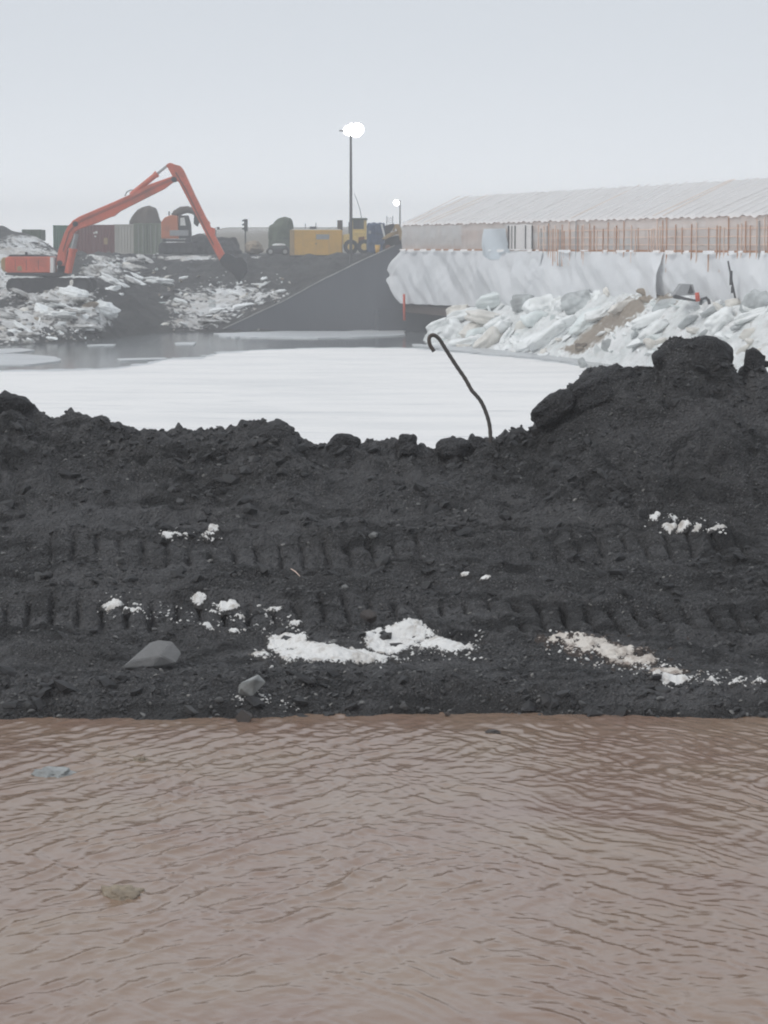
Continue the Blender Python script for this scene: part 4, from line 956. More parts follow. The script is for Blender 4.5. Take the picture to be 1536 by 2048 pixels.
for i, (a, c, wd, ht, tl, mt, sq, lab) in enumerate(slabs):
    p = heap_point(a, min(c + ht * .3, 700)); ppm = F / p.y; s = 1 / ppm
    me = lump_mesh('ice_slab', 200 + i, (wd * s * .52, wd * s * .45, ht * s * .66), 4, .22, sq, 1.2)
    q = P(a, c, p.y + .1); o = link('ice_slab', me, M[mt], None, q); o.rotation_euler = (R(random.uniform(-16, 4)), R(-tl), R(random.uniform(-22, 22)))
    tag(o, lab, 'ice slab', 'ice slabs of the heap')
p = Pz(1164, 738, POND_Z); o = link('ice_slab', hull_rock('ice_slab', 77, 14, (.6, .6, 1), .05), M['ice_grey'], None, p + Vector((0, 0, .3))); o.scale = (.38, .38, .4)
tag(o, 'small upright ice block standing alone on the snow covered pond', 'ice slab', 'ice slabs of the heap')
ICE = []
for k in range(12):
    me = lump_mesh('ice_chunk', 300 + k, (1, .8, .55), 3, .32, 3.0 + (k % 3), 1.5) if k % 3 == 0 else hull_rock('ice_chunk', 300 + k, 11, (1, .75, .5), .03)
    me.materials.append(M[('ice_white', 'ice_white', 'ice_grey', 'ice_tan', 'ice_green', 'ice_white')[k % 6]]); ICE.append(me)
ICE_B = []
for k in range(4):
    me = hull_rock('ice_chunk', 330 + k, 16, (1, .8, .6), .05); me.materials.append(M['ice_brown']); ICE_B.append(me)
ICE_G = []
for k in range(5):
    me = hull_rock('ice_chunk', 340 + k, 16, (1, .8, .6), .05); me.materials.append(M['ice_grey' if k % 2 else 'stone_dark']); ICE_G.append(me)
TINT = {'ice_white': 'white', 'ice_grey': 'grey', 'ice_tan': 'tan', 'ice_green': 'greenish', 'ice_brown': 'mud brown', 'stone_dark': 'dark earthy'}
def spot(p, marks):
    a = 768 + F * p.x / p.y; c = 1024 - F * math.tan(math.atan2(p.z - CAM_H, p.y) + TH)
    return min(marks, key=lambda q: (q[0] - a) ** 2 + (1.6 * (q[1] - c)) ** 2)[2]
HEAP_MARKS = [(880, 655, 'beside the white slab next to the bridge opening'), (930, 685, 'near the hooked rod'), (985, 605, 'beside the pale green top slab'), (1000, 675, 'beside the tan leaning slab'), (1070, 640, 'under the large smooth white slab'),
    (1060, 695, 'at the heap foot by the slush strip'), (1110, 665, 'along the long sloping white slab'), (1160, 610, 'beside the big tilted grey slab'), (1225, 592, 'on the rounded white hump'), (1180, 650, 'by the greenish ridge'), (1160, 705, 'at the foot of the dirty streak'),
    (1240, 640, 'in the middle of the dirty streak'), (1300, 590, 'at the top of the dirty streak'), (1270, 690, 'on the snowy foot below the dirty streak'), (1380, 600, 'under the covered stack'), (1340, 640, 'above the large flat topped clod'), (1440, 640, 'beside the bulky white lump'), (1470, 600, 'at the foot of the leaning pole'), (1510, 640, 'above the horn shaped clod')]
BANK_MARKS = [(30, 600, 'behind the excavator counterweight side'), (50, 650, 'low on the dirty snow bank'), (110, 610, 'on the bank under the tracks'), (150, 660, 'low on the bank under the white hump'), (205, 625, 'on the lower white hump'), (60, 500, 'on the snowy hill'),
    (210, 530, 'on the snow below the maroon container'), (290, 530, 'on the slope below the sage green container'), (340, 580, 'at the top of the rubble slope'), (330, 640, 'at the water foot of the rubble slope'), (400, 600, 'in the middle of the rubble slope'), (400, 650, 'low in the rubble by the water'), (470, 580, 'under the excavator bucket'), (470, 625, 'in the rubble against the wing wall'), (545, 590, 'high in the rubble along the wing wall')]
STONE_MARKS = [(100, 950, 'below the high end of the crest'), (300, 930, 'on the upper slope under the crest'), (540, 930, 'below the broad humped clod'), (750, 950, 'below the lowest part of the crest'), (980, 950, 'below the bent rod'), (1200, 960, 'on the lower flank of the mound'), (1420, 980, 'under the large mound'),
    (100, 1100, 'between the crest and the snow dots'), (380, 1070, 'near the snow lumps high on the bank'), (600, 1120, 'around the pale twig'), (800, 1100, 'in the upper track print'), (1000, 1130, 'near the faint snow crumbs'), (1250, 1120, 'in the upper track print under the mound'), (1380, 1060, 'near the row of snow dots'),
    (100, 1250, 'above the biggest stone'), (300, 1260, 'just behind the biggest stone'), (500, 1230, 'near the brown tinged snow lump'), (740, 1230, 'around the round brownish stone'), (960, 1240, 'behind the end of the white patch'), (1200, 1230, 'in the track print above the dirty strip'), (1430, 1250, 'in the track print past the dirty strip'),
    (100, 1390, 'at the waterline below the bank corner'), (330, 1390, 'at the waterline below the biggest stone'), (510, 1390, 'by the grey ice block'), (720, 1380, 'between the white patch and the water'), (950, 1370, 'on the lip under the end of the white patch'), (1200, 1380, 'between the dirty strip and the water'), (1450, 1390, 'at the waterline past the dirty strip')]
def chunk(me, p, s, label, group, tilt=25):
    size = 'small' if s < .2 else ('middling' if s < .3 else 'large')
    if not label: label = f"{size} {TINT[me.materials[0].name]} ice piece {spot(p, HEAP_MARKS)}"
    elif label == 'bank': label = f"{size} {TINT[me.materials[0].name]} chunk {spot(p, BANK_MARKS)}"
    o = bpy.data.objects.new('ice_chunk', me); COL.objects.link(o); o.location = p; o.scale = (s * random.uniform(.9, 1.7), s, s * random.uniform(.7, 1.1))
    o.rotation_euler = (R(random.uniform(-20, 20)), R(-tilt + random.uniform(-25, 25)), random.uniform(0, 6.28)); return tag(o, label, 'ice chunk', group)
rnd = random.Random(4)
for k in range(210):
    px, py = rnd.uniform(0, 1536), rnd.choice((rnd.uniform(920, 1300), rnd.uniform(920, 1300), rnd.uniform(1330, 1425), rnd.uniform(1405, 1434)))
    p = hit(px, py); s = rnd.choice((.018, .022, .026, .034)) * rnd.uniform(.7, 1.15)
    o = bpy.data.objects.new('loose_stone', rock_meshes[rnd.randrange(10)]); COL.objects.link(o)
    o.location = p + Vector((0, 0, s * .2)); o.scale = (s * rnd.uniform(.9, 1.5), s, s); o.rotation_euler = (rnd.uniform(-.4, .4), rnd.uniform(-.4, .4), rnd.uniform(0, 6.28))
    tag(o, f"{'tiny' if s < .02 else ('small' if s < .028 else 'fist sized')} {dict(stone_dark='dark', stone_mid='grey', stone_pale='pale')[o.data.materials[0].name]} loose stone {spot(p, STONE_MARKS)}", 'stone', 'loose stones on the gravel bank')

for k in range(170):
    a = random.uniform(860, 1536); top_ = float(np.interp(a, HT[:, 0], HT[:, 3])); c = random.uniform(top_, min(top_ + 125, 735)) if k % 4 else top_ + random.uniform(0, 25)
    p = heap_point(a, c); dz = max([q[4] * math.exp(-((a - q[0]) / q[2]) ** 2 - ((c - q[1]) / q[3]) ** 2) for q in ((1300, 592, 42, 16, .9), (1265, 612, 34, 20, .8), (1225, 640, 40, 18, .62), (1185, 672, 26, 16, .75), (1150, 698, 24, 12, .85))])
    br = dz > .45 and random.random() < .7
    chunk(random.choice(ICE_B if br else ICE), p + Vector((0, -.02, .02)), random.uniform(.13, .42) * (1.2 if a < 1130 else .9),
          '', 'mud stained chunks of the ice heap' if br else 'ice pieces of the big heap')

BLOCK = []
for k in range(9):
    me = lump_mesh('ice_slab', 500 + k, (1, .8, .42 + .12 * (k % 3)), 4, .16, 4.5 + (k % 3) * 2, 1.3) if k % 3 == 0 else hull_rock('ice_slab', 500 + k, 11 + k % 4, (1, .8, .5), .035)
    me.materials.append(M[('ice_white', 'ice_grey', 'ice_tan', 'ice_white', 'ice_green', 'ice_tan', 'ice_white', 'ice_grey', 'ice_white')[k]]); BLOCK.append(me)
for k in range(46):
    a = random.uniform(880, 1530); top_ = float(np.interp(a, HT[:, 0], HT[:, 3])); c = top_ + random.uniform(4, 105)
    if 1130 < a < 1350 and abs((c - 700) + (a - 1140) * .58) < 22: continue
    p = heap_point(a, min(c, 728)); me = BLOCK[k % 9]; s_ = random.uniform(16, 34) * p.y / F
    o = bpy.data.objects.new('ice_slab', me); COL.objects.link(o); o.location = p + Vector((0, -.1, .04)); o.scale = (s_ * random.uniform(.9, 1.3), s_, s_ * random.uniform(.7, 1.0))
    o.rotation_euler = (R(random.uniform(-25, 5)), R(-random.uniform(12, 46)), R(random.uniform(-35, 35)))
    tag(o, f"{'big' if s_ > .62 else 'smaller'} {TINT[me.materials[0].name]} tilted ice slab {spot(p, HEAP_MARKS)}", 'ice slab', 'ice slabs of the heap')
# chunks on the far banks
def bank_point(px, py_):
    ys_ = np.linspace(134, 214, 200); u, yy, zz = ray(px, py_); X = ys_ * u / yy; h = ground_z(X, ys_); rz = CAM_H + ys_ / yy * zz
    i = int(np.argmax(h >= rz)); return Vector((X[i], ys_[i], h[i])) if h[i] >= rz[i] else None
for k in range(165):
    z_ = random.random()
    if z_ < .40: a, c, lab, g = random.gauss(120, 80), random.uniform(575, 685), 'bank', 'chunks of the far bank'
    elif z_ < .85: a, c, lab, g = random.uniform(300, 570), random.uniform(555, 660), 'bank', 'chunks of the far bank'
    else: a, c, lab, g = random.uniform(0, 330), random.uniform(505, 570), 'bank', 'chunks of the far bank'
    if 200 < a < 320 and c > 590: continue
    if a > 440 and c > 659 - (a - 446) * .456 - 6: continue
    if z_ < .4 and (a > 15 and a < 190) and c < 600: continue
    p = bank_point(a, c)
    if p is None: continue
    chunk(random.choice(ICE if random.random() < (.62 if z_ < .85 else .7) else (ICE_G if random.random() < .7 else ICE_B)), p + Vector((0, 0, .0)), random.uniform(.16, .30) * (1.8 if random.random() < .15 else 1), lab, g, 10)

BANK = []
for k in range(6):
    me = lump_mesh('ice_slab', 540 + k, (1, .8, .5), 4, .30, 3.2, 1.5) if k % 2 else hull_rock('ice_slab', 540 + k, 12, (1, .8, .5), .05)
    me.materials.append(M['ice_dirty' if k % 3 else 'ice_white']); BANK.append(me)
TINT['ice_dirty'] = 'mottled'
for k in range(60):
    a, c = (random.uniform(0, 240), random.uniform(595, 680)) if k % 4 < 2 else ((random.uniform(310, 540), random.uniform(570, 655)) if k % 4 == 2 else (random.uniform(180, 330), random.uniform(515, 575)))
    if (195 < a < 320 and c > 590) or (a > 430 and c > 659 - (a - 446) * .456 - 12): continue
    p = bank_point(a, c)
    if p is None: continue
    me = BANK[k % 6]; s_ = random.uniform(9, 23) * p.y / F
    o = bpy.data.objects.new('ice_slab', me); COL.objects.link(o); o.location = p + Vector((0, 0, -.02)); o.scale = (s_ * random.uniform(1.0, 1.6), s_, s_ * random.uniform(.45, .8))
    o.rotation_euler = (R(random.uniform(-18, 8)), R(random.uniform(-8, 34)), R(random.uniform(-35, 35)))
    tag(o, f"{'big' if s_ > .5 else 'smaller'} {TINT[me.materials[0].name]} dirty ice slab {spot(p, BANK_MARKS)}", 'ice slab', 'ice slabs of the far bank')
pp = []; tt = []
while len(pp) < 800:
    z_ = random.random()
    a, c = (random.gauss(110, 90), random.uniform(570, 688)) if z_ < .45 else ((random.uniform(300, 580), random.uniform(550, 664)) if z_ < .8 else (random.uniform(-20, 330), random.uniform(490, 575)))
    if (195 < a < 335 and c > 565) or (a > 440 and c > 659 - (a - 446) * .456 - 4): pp.append((0, 150, -4)); tt.append(0); continue
    q = bank_point(a, c); pp.append(tuple(q) if q is not None else (0, 150, -4)); tt.append(min(1, max(0, random.gauss(.5, .28))))
pp = np.array(pp); ss = 0.04 + 0.13 * RNG.power(.45, len(pp))
m, t, b = new_mat('rubble'); a = N(t, 'ShaderNodeAttribute', attribute_name='tone')
t.links.new(ramp(t, a.outputs['Fac'], [(0.0, (0.04, 0.04, 0.042)), (0.3, (0.13, 0.12, 0.11)), (0.5, (0.36, 0.33, 0.29)), (0.7, (0.62, 0.62, 0.61)), (1.0, (0.82, 0.83, 0.83))]), b.inputs['Base Color']); b.inputs['Roughness'].default_value = .7
struct(link('ice_rubble', scatter_mesh('ice_rubble', pp, ss, .7, np.array(tt), 12), m), 'stuff', 'small broken ice and earth strewn over the far bank')
# ------------------------------------------------------------------ long reach excavator
D_EX = 158.0; SX = D_EX / F
eo = P(100, 590, D_EX); ex = thing('long_reach_excavator', 'orange red long reach excavator on the snowy bank with its arm folded down', 'excavator', eo)
def E(a, c): q = P(a, c, D_EX) - eo; return (q.x, q.z)
def EP(*pts): return [E(a, c) for a, c in pts]
def track_mesh():
    L, h, r = 5.3, 1.05, .48; prof = []; n = 60
    per = []
    for k in range(14): an = R(90 + 180 * k / 13); per.append((-L / 2 + r + r * math.cos(an), r + r * math.sin(an)))
    for k in range(1, 16): per.append((-L / 2 + r + (L - 2 * r) * k / 16, 0.0))
    for k in range(14): an = R(-90 + 180 * k / 13); per.append((L / 2 - r + r * math.cos(an), r + r * math.sin(an)))
    for k in range(1, 16): per.append((L / 2 - r - (L - 2 * r) * k / 16, 2 * r))
    cx, cz = 0, r
    for i, (x, z) in enumerate(per):
        f = 1.035 if i % 2 else 1.0; prof.append((x * (1.006 if i % 2 else 1), cz + (z - cz) * (1.07 if i % 2 else 1)))
    return MB().prism(prof, -.35, .35).mesh('track')
tm = track_mesh(); tm.materials.append(M['rubber'])
for yy in (-1.1, 1.5):
    tr = link('track', tm, None, ex, (.12, yy, .12))
    for xr in (-2.05, 2.05): MB().tube([(xr, -.40, .48), (xr, .40, .48)], .36, 14).build('wheel', M['steel_dark'], tr, (0, 0, 0))
    for xr in (-1.2, -.4, .4, 1.2): MB().tube([(xr, -.38, .16), (xr, .38, .16)], .13, 10).build('roller', M['steel_dark'], tr, (0, 0, 0))
    for a0, a1 in ((22, 84), (126, 180)):
        q0, q1 = E(a0, 552), E(a1, 554)
        mbs = lump_mesh('snow_cap', a0, ((q1[0] - q0[0]) / 2, .33, .075), 3, .22, 3, 2); link('snow_cap', mbs, M['ice_white'], tr, ((q0[0] + q1[0]) / 2 - .12, 0, .98))
MB().box((.1, .2, .85), (2.6, 2.2, .5)).tube([(.1, .2, .8), (.1, .2, 1.42)], .75, 18).build('undercarriage', M['steel_dark'], ex)
hb = MB().prism(EP((19, 545), (16, 540), (16, 517), (20, 513), (106, 513), (108, 516), (108, 545)), -1.25, 1.55).build('house', M['orange_red'], ex, bevel=.05)
MB().prism(EP((105.5, 545), (105.5, 514), (112, 514), (112, 545)), -1.265, -.4).build('white_panel', M['white_paint'], ex)
MB().prism(EP((8, 536), (7, 520), (11, 515), (18, 514), (18, 544), (12, 543)), -1.2, 1.5).build('counterweight', M['tan'], ex, bevel=.06)
MB().prism(EP((16, 549), (16, 545.2), (130, 545.2), (130, 551), (40, 551)), -1.2, 1.5).build('turntable_plate', M['steel_dark'], ex)
for a in (36, 58, 82): MB().prism(EP((a, 540), (a, 519), (a + .8, 519), (a + .8, 540)), -1.262, -1.0).build('panel_joint', M['steel_dark'], hb)
MB().tube([(E(52, 513)[0], .2, E(52, 513)[1]), (E(52, 504)[0], .2, E(52, 504)[1])], .09, 10).build('exhaust', M['steel_dark'], ex)
MB().prism(EP((20, 513), (24, 509), (70, 509), (100, 511), (104, 513)), -.9, 1.2).build('hood', M['steel_dark'], ex)
cb = MB().prism(EP((113, 545), (113, 504), (117, 500), (133, 500), (139, 520), (141, 545)), .45, 1.5).build('cab', M['steel_dark'], ex, bevel=.05)
MB().prism(EP((115, 524), (115, 504), (121, 503), (122, 524)), .42, .46).build('window', M['glass'], cb)
MB().prism(EP((124, 524), (124, 503), (132, 503), (138, 522), (138, 526)), .42, .46).build('window', M['glass'], cb)
bo = MB().prism(EP((113, 530), (118, 500), (130, 466), (137, 453), (147, 441), (160, 433), (228, 404), (270, 385), (299, 369), (345, 353), (353, 355), (354, 362), (345, 366), (329, 378), (242, 422), (238, 425), (228, 433), (222, 434), (192, 447), (160, 458), (150, 464), (135, 500), (130, 532)), -.36, .24).build('boom', M['orange_red'], ex, bevel=.03)
for a, c in ((121, 526), (152, 448), (349, 359)):
    x, z = E(a, c); MB().tube([(x, -.42, z), (x, .30, z)], .17, 14).build('pin', M['steel_dark'], bo)
def cyl(a0, c0, a1, c1, f, y, r, name):
    (x0, z0), (x1, z1) = E(a0, c0), E(a1, c1); p, q = Vector((x0, y, z0)), Vector((x1, y, z1)); mq = p.lerp(q, f)
    o = MB().tube([p, mq], r, 12).build(name, M['orange_red'], ex); MB().tube([mq - (q - p) * .02, q], r * .5, 10).build('rod', M['steel'], o)
    MB().tube([mq - (q - p).normalized() * .16, mq + (q - p).normalized() * .02], r * 1.22, 12).build('gland', M['orange_red'], o); return o
cyl(262, 390, 335, 331, .72, -.06, .17, 'stick_cylinder')
cyl(136, 546, 153, 468, .62, -.62, .17, 'lift_cylinder')
cyl(136, 546, 153, 468, .62, .52, .17, 'lift_cylinder')
hose = [E(a, c) for a, c in ((250, 392), (254, 384), (262, 380), (270, 381))]
MB().prism(EP((40, 541), (40, 533), (48, 531), (50, 541)), -1.264, -1.2).build('mark', M['tan'], hb)
for oy, dc in ((-.40, 0), (-.41, 3)):
    MB().tube([(E(a, c + dc)[0], oy, E(a, c + dc)[1]) for a, c in ((128, 500), (140, 462), (158, 443), (205, 422), (262, 397), (320, 368), (344, 358))], .014, 6).build('hose', M['steel_dark'], bo)
MB().tube([(x, -.1, z) for x, z in hose], .035, 6).build('hose', M['steel_dark'], ex)
st = MB().prism(EP((333, 332), (335, 328), (341, 325.5), (350, 329), (361, 332), (368, 341), (391, 391), (423, 456), (450, 508), (450, 520), (446, 527), (440, 522), (404, 453), (358, 364), (348, 361), (344, 350), (336, 336)), -.30, .18).build('stick', M['orange_red'], ex, bevel=.03)
MB().tube([(E(a, c)[0], -.33, E(a, c)[1]) for a, c in ((352, 345), (372, 378), (400, 436), (428, 490))], .03, 6).build('hose', M['steel_dark'], st)
cyl(398, 418, 430, 470, .6, -.06, .12, 'bucket_cylinder')
MB().prism(EP((420, 454), (430, 457), (431, 474), (428, 480)), -.24, .12).build('bucket_link', M['orange_red'], ex)
# bucket with curved shell, sides and teeth
sh_p = EP((440, 520), (450, 507), (462, 509), (474, 516), (486, 514), (494, 526), (496, 542), (488, 556), (474, 560), (470, 550), (458, 540), (446, 532))
bk = MB().prism(sh_p, -.62, .50).build('bucket', M['steel_dark'], ex, bevel=.04)
for k in range(5):
    x, z = E(480, 558); yk = -.55 + k * .25
    MB().add([(x - .12, yk - .06, z), (x + .12, yk - .06, z + .05), (x + .12, yk + .06, z + .05), (x - .12, yk + .06, z), (x - .06, yk, z - .28)], [(0, 1, 2, 3), (0, 4, 1), (1, 4, 2), (2, 4, 3), (3, 4, 0)]).build('tooth', M['steel_dark'], bk)
p = P(143, 568, D_EX - 2.5) ; o = link('ice_chunk', hull_rock('ice_chunk', 401, 14, (.7, .6, 1), .05), M['ice_tan'], None, p); o.scale = (.22, .2, .30)
tag(o, 'single pinkish ice chunk balanced before the excavator tracks', 'ice chunk')
# snow hump in front of the tracks
for a, c, wd, ht, sd_, lab in ((150, 588, 62, 26, 3, 'white snow hump piled against the excavator tracks'), (205, 615, 60, 26, 4, 'lower white snow hump sloping to the water beside the dark earth')):
    q = bank_point(a, c + ht * .3); s = q.y / F
    me = lump_mesh('snow_hump', sd_, (wd * s * .55, wd * s * .4, ht * s * .6), 5, .16, 2.2, 2.0); o = link('snow_hump', me, M['ice_white'], None, P(a, c, q.y) - Vector((0, 0, .1))); o.rotation_euler.y = R(14)
    tag(o, lab, 'snow hump')

# ------------------------------------------------------------------ yard behind
def yard(px, D, py=None):
    x = D * (px - 768) / F; z = float(ground_z(np.array([x]), np.array([D]))[0]); return Vector((x, D, z - .03 if py is None else zat(py, D)))
def container(px0, px1, py0, py1, D, depth, mat, label, door=False, rz=0, marks=()):
    s = D / F; c = P((px0 + px1) / 2, py1, D); w_ = (px1 - px0) * s; h_ = (py1 - py0) * s
    t_ = thing('shipping_container', label, 'container', c, R(rz), 'containers in the yard')
    n = max(6, int(w_ / .28)); prof = []
    for k in range(n):                                         # corrugated wall panel
        x0 = -w_ / 2 + .10 + (w_ - .2) * k / n; d_ = (w_ - .2) / n
        prof += [(x0, .05), (x0 + d_ * .32, .05), (x0 + d_ * .5, .0), (x0 + d_ * .82, .0)]
    prof += [(w_ / 2 - .10, .05), (w_ / 2 - .1, .12), (-w_ / 2 + .1, .12)]
    m_ = len(prof); vs = [(x, y, .14) for x, y in prof] + [(x, y, h_ - .12) for x, y in prof]
    MB().add(vs, [tuple(range(m_)), tuple(range(2 * m_ - 1, m_ - 1, -1))] + [(i, (i + 1) % m_, m_ + (i + 1) % m_, m_ + i) for i in range(m_)]).build('wall_panel', M[mat], t_)
    MB().box((0, depth / 2 + .08, h_ / 2), (w_ - .04, depth - .10, h_ - .06)).build('box_body', M[mat], t_)
    fr = MB()
    for sx in (-1, 1): fr.box((sx * (w_ / 2 - .06), .05, h_ / 2), (.12, .14, h_))
    fr.box((0, .05, .08), (w_ - .25, .13, .14)).box((0, .05, h_ - .07), (w_ - .25, .13, .12)); fr.build('frame', M[mat], t_)
    if door:
        for k in (-.33, -.14, .14, .33): MB().tube([(k * w_, -.04, .15), (k * w_, -.04, h_ - .15)], .025, 8).build('locking_bar', M['steel'], t_)
        MB().box((0, -.02, h_ / 2), (.03, .06, h_ - .3)).build('door_joint', M['steel_dark'], t_)
    for mx_, mz_, mw, mh, mm in marks: MB().box((mx_, -.015, mz_), (mw, .02, mh)).build('mark', M[mm], t_)
    return t_
container(107, 160, 451, 508, 219, 6, 'c_green', 'green shipping container behind the excavator boom at the row end')
container(150, 231, 450, 509, 217, 6, 'c_maroon', 'maroon shipping container with small white marks behind the boom', marks=((-.08, 1.85, .12, .16, 'white_paint'), (.12, 1.9, .2, .2, 'white_paint'), (.02, 1.55, .16, .12, 'white_paint'), (.92, 1.15, .32, .55, 'tan')))
container(230, 270, 449, 510, 216, 6, 'c_white', 'off white shipping container between the maroon and the sage green one')
container(268, 321, 447, 510, 215.5, 6, 'c_sage', 'sage green rust streaked container end with doors', True)
container(44, 82, 459, 482, 214, 3, 'c_olive', 'dark green container half hidden behind the snowy hill', False, 0)
p = yard(323, 214); tag(MB().tube([(0, 0, 0), (0, 0, .35), (0, 0, .55), (0, 0, .72)], [.16, .17, .12, .08], 12).build('white_canister', M['white_paint'], None, P(323, 508, 214), True), 'small white canister beside the sage green container', 'canister')

def dome(name, px0, px1, py0, py1, D, mat, label, cat, seed, shape):
    s = D / F; c = P((px0 + px1) / 2, py1, D); w_ = (px1 - px0) * s; h_ = (py1 - py0) * s; nu, nv = 40, 22
    U, Vv = np.meshgrid(np.linspace(0, 2 * np.pi, nu), np.linspace(0, 1, nv)); rad = np.interp(Vv, [q[0] for q in shape], [q[1] for q in shape])
    off = np.interp(Vv, [q[0] for q in shape], [q[2] for q in shape])
    rad = rad * (1 + .22 * fbm(np.cos(U) * 1.5 + seed, np.sin(U) * 1.5 + Vv * 2.5, seed, 3) + .04 * np.sin(U * 9 + Vv * 4))
    X = w_ / 2 * rad * np.cos(U) + off * w_ / 2; Y = w_ / 2 * rad * np.sin(U) * .9; Z = h_ * Vv
    t_ = thing(name, label, cat, c); link('cover', np_mesh('cover', np.stack([X, Y, Z], -1).reshape(-1, 3), grid_faces(nu, nv)), M[mat], t_)
    MB().tube([(w_ * .46 * math.cos(a), w_ * .42 * math.sin(a), h_ * .42) for a in np.linspace(0, 6.283, 25)], .03, 5, False).build('rope', M['steel_dark'], t_)
    return t_
dome('covered_load', 262, 326, 412, 508, 226, 'tarp_brown', 'brown tarpaulin covered load rising behind the sage green container', 'covered load', 3, [(0, 1.0, 0), (.45, 1.0, 0), (.62, .90, -.02), (.80, .78, -.02), (.90, .62, .04), (.96, .40, .12), (.985, .22, .12), (1, .0, .12)])
dome('covered_load', 537, 588, 434, 508, 214, 'tarp_green', 'green tarpaulin covered load behind the yellow box', 'covered load', 6, [(0, 1.0, 0), (.5, .92, .0), (.74, .86, .04), (.80, .70, .18), (.93, .52, .26), (.98, .30, .3), (1, 0, .3)])

# orange machine with raised dark arm
D_O = 212.0; so_ = D_O / F; oc = P(355, 508, D_O); om = thing('orange_machine', 'orange tracked machine with a raised dark arched arm beside the containers', 'excavator', oc)
def O(*pts): return [((a - 355) * so_, (508 - c) * so_) for a, c in pts]
MB().prism(O((325, 478), (325, 445), (332, 436), (345, 431), (358, 433), (360, 478)), -1.0, 1.1).build('house', M['orange'], om, bevel=.06)
cb = MB().prism(O((360, 478), (360, 432), (378, 432), (383, 450), (384, 478)), -1.0, .1).build('cab', M['steel_dark'], om, bevel=.04)
MB().prism(O((363, 452), (363, 437), (371, 436), (374, 452)), -1.03, -.99).build('window', M['white_paint'], cb)
MB().prism(O((342, 472), (342, 461), (379, 461), (379, 472)), -1.06, -1.01).build('side_panel', M['grey_paint'], om)
MB().prism(O((328, 484), (328, 478.5), (384, 478.5), (384, 484)), -1.0, 1.2).build('turntable_plate', M['steel_dark'], om)
for yy in (-1.0, 1.3):
    tr = MB().prism(O((322, 508), (319, 502), (320, 490), (325, 485), (385, 485), (391, 490), (392, 502), (388, 508)), -.3, .3).build('track', M['rubber'], om, (0, yy, 0), bevel=.08)
    for a in (330, 342, 355, 368, 381):
        q = O((a, 500))[0]; MB().tube([(q[0], -.34, q[1]), (q[0], .34, q[1])], .2, 12).build('roller', M['steel_dark'], tr)
MB().tube([(q[0], .6, q[1]) for q in O((346, 440), (352, 428), (362, 422), (374, 420), (386, 423), (394, 430))], [.30, .34, .34, .30, .26, .2], 8).build('arm', M['tarp_brown'], om)
MB().prism(O((388, 427), (397, 428), (399, 444), (394, 454), (387, 448)), .3, .9).build('attachment', M['steel_dark'], om)
MB().tube([(q[0], -.5, q[1]) for q in O((340, 432), (340, 424))], .06, 8).build('exhaust', M['steel_dark'], om)
MB().tube([(q[0], -.5, q[1]) for q in O((347, 432), (347, 427))], .09, 8).build('beacon', M['steel_dark'], om)
# dark heaps beside it
for a, c, wd, ht, D, sd_, lab in ((405, 505, 62, 36, 216, 5, 'dark earth heap beside the orange machine'), (448, 506, 58, 30, 213, 6, 'lower dark earth heap behind the excavator stick')):
    s = D / F; me = lump_mesh('earth_heap', sd_, (wd * s * .6, 2.2, ht * s), 5, .15, 2, 1.6); tag(link('earth_heap', me, M['clod'], None, P(a, c, D)), lab, 'earth heap')
for a, c, wd, ht, D, sd_, mt, lab in ((508, 497, 30, 14, 212, 8, 'stone_brown', 'brown rubble pile near the signal head'), (556, 500, 40, 18, 208, 9, 'steel_dark', '')):
    if lab:
        s = D / F; me = lump_mesh('rubble_pile', sd_, (wd * s * .6, 1.5, ht * s), 4, .2, 2, 2.2); tag(link('rubble_pile', me, M['ice_brown'], None, P(a, c, D)), lab, 'rubble pile')
# parked dark vehicle with snow on the roof
D_V = 207.0; sv = D_V / F; vc = P(558, 511, D_V); vh = thing('parked_vehicle', 'dark parked vehicle with snow on its roof beside the yellow box', 'vehicle', vc)
def Vv_(*pts): return [((a - 558) * sv, (511 - c) * sv) for a, c in pts]
MB().prism(Vv_((534, 508), (533, 500), (538, 498), (543, 492), (572, 491), (579, 498), (580, 508)), -.8, .8).build('body', M['steel_dark'], vh, bevel=.06)
MB().prism(Vv_((546, 497.5), (548, 493.5), (569, 493), (573, 497.5)), -.815, -.79).build('window', M['glass'], vh)
for a in (542, 571):
    for yy in (-.7, .7):
        q = Vv_((a, 507))[0]; wh = MB().tube([(0, -.12, 0), (0, .12, 0)], .32, 16).build('wheel', M['rubber'], vh, (q[0], yy, .32)); MB().tube([(0, -.13, 0), (0, .13, 0)], .17, 12).build('rim', M['steel'], wh)
link('roof_snow', lump_mesh('roof_snow', 15, (.52, .6, .11), 3, .1, 3, 1.5), M['ice_white'], vh, (0, 0, Vv_((558, 490))[0][1]))

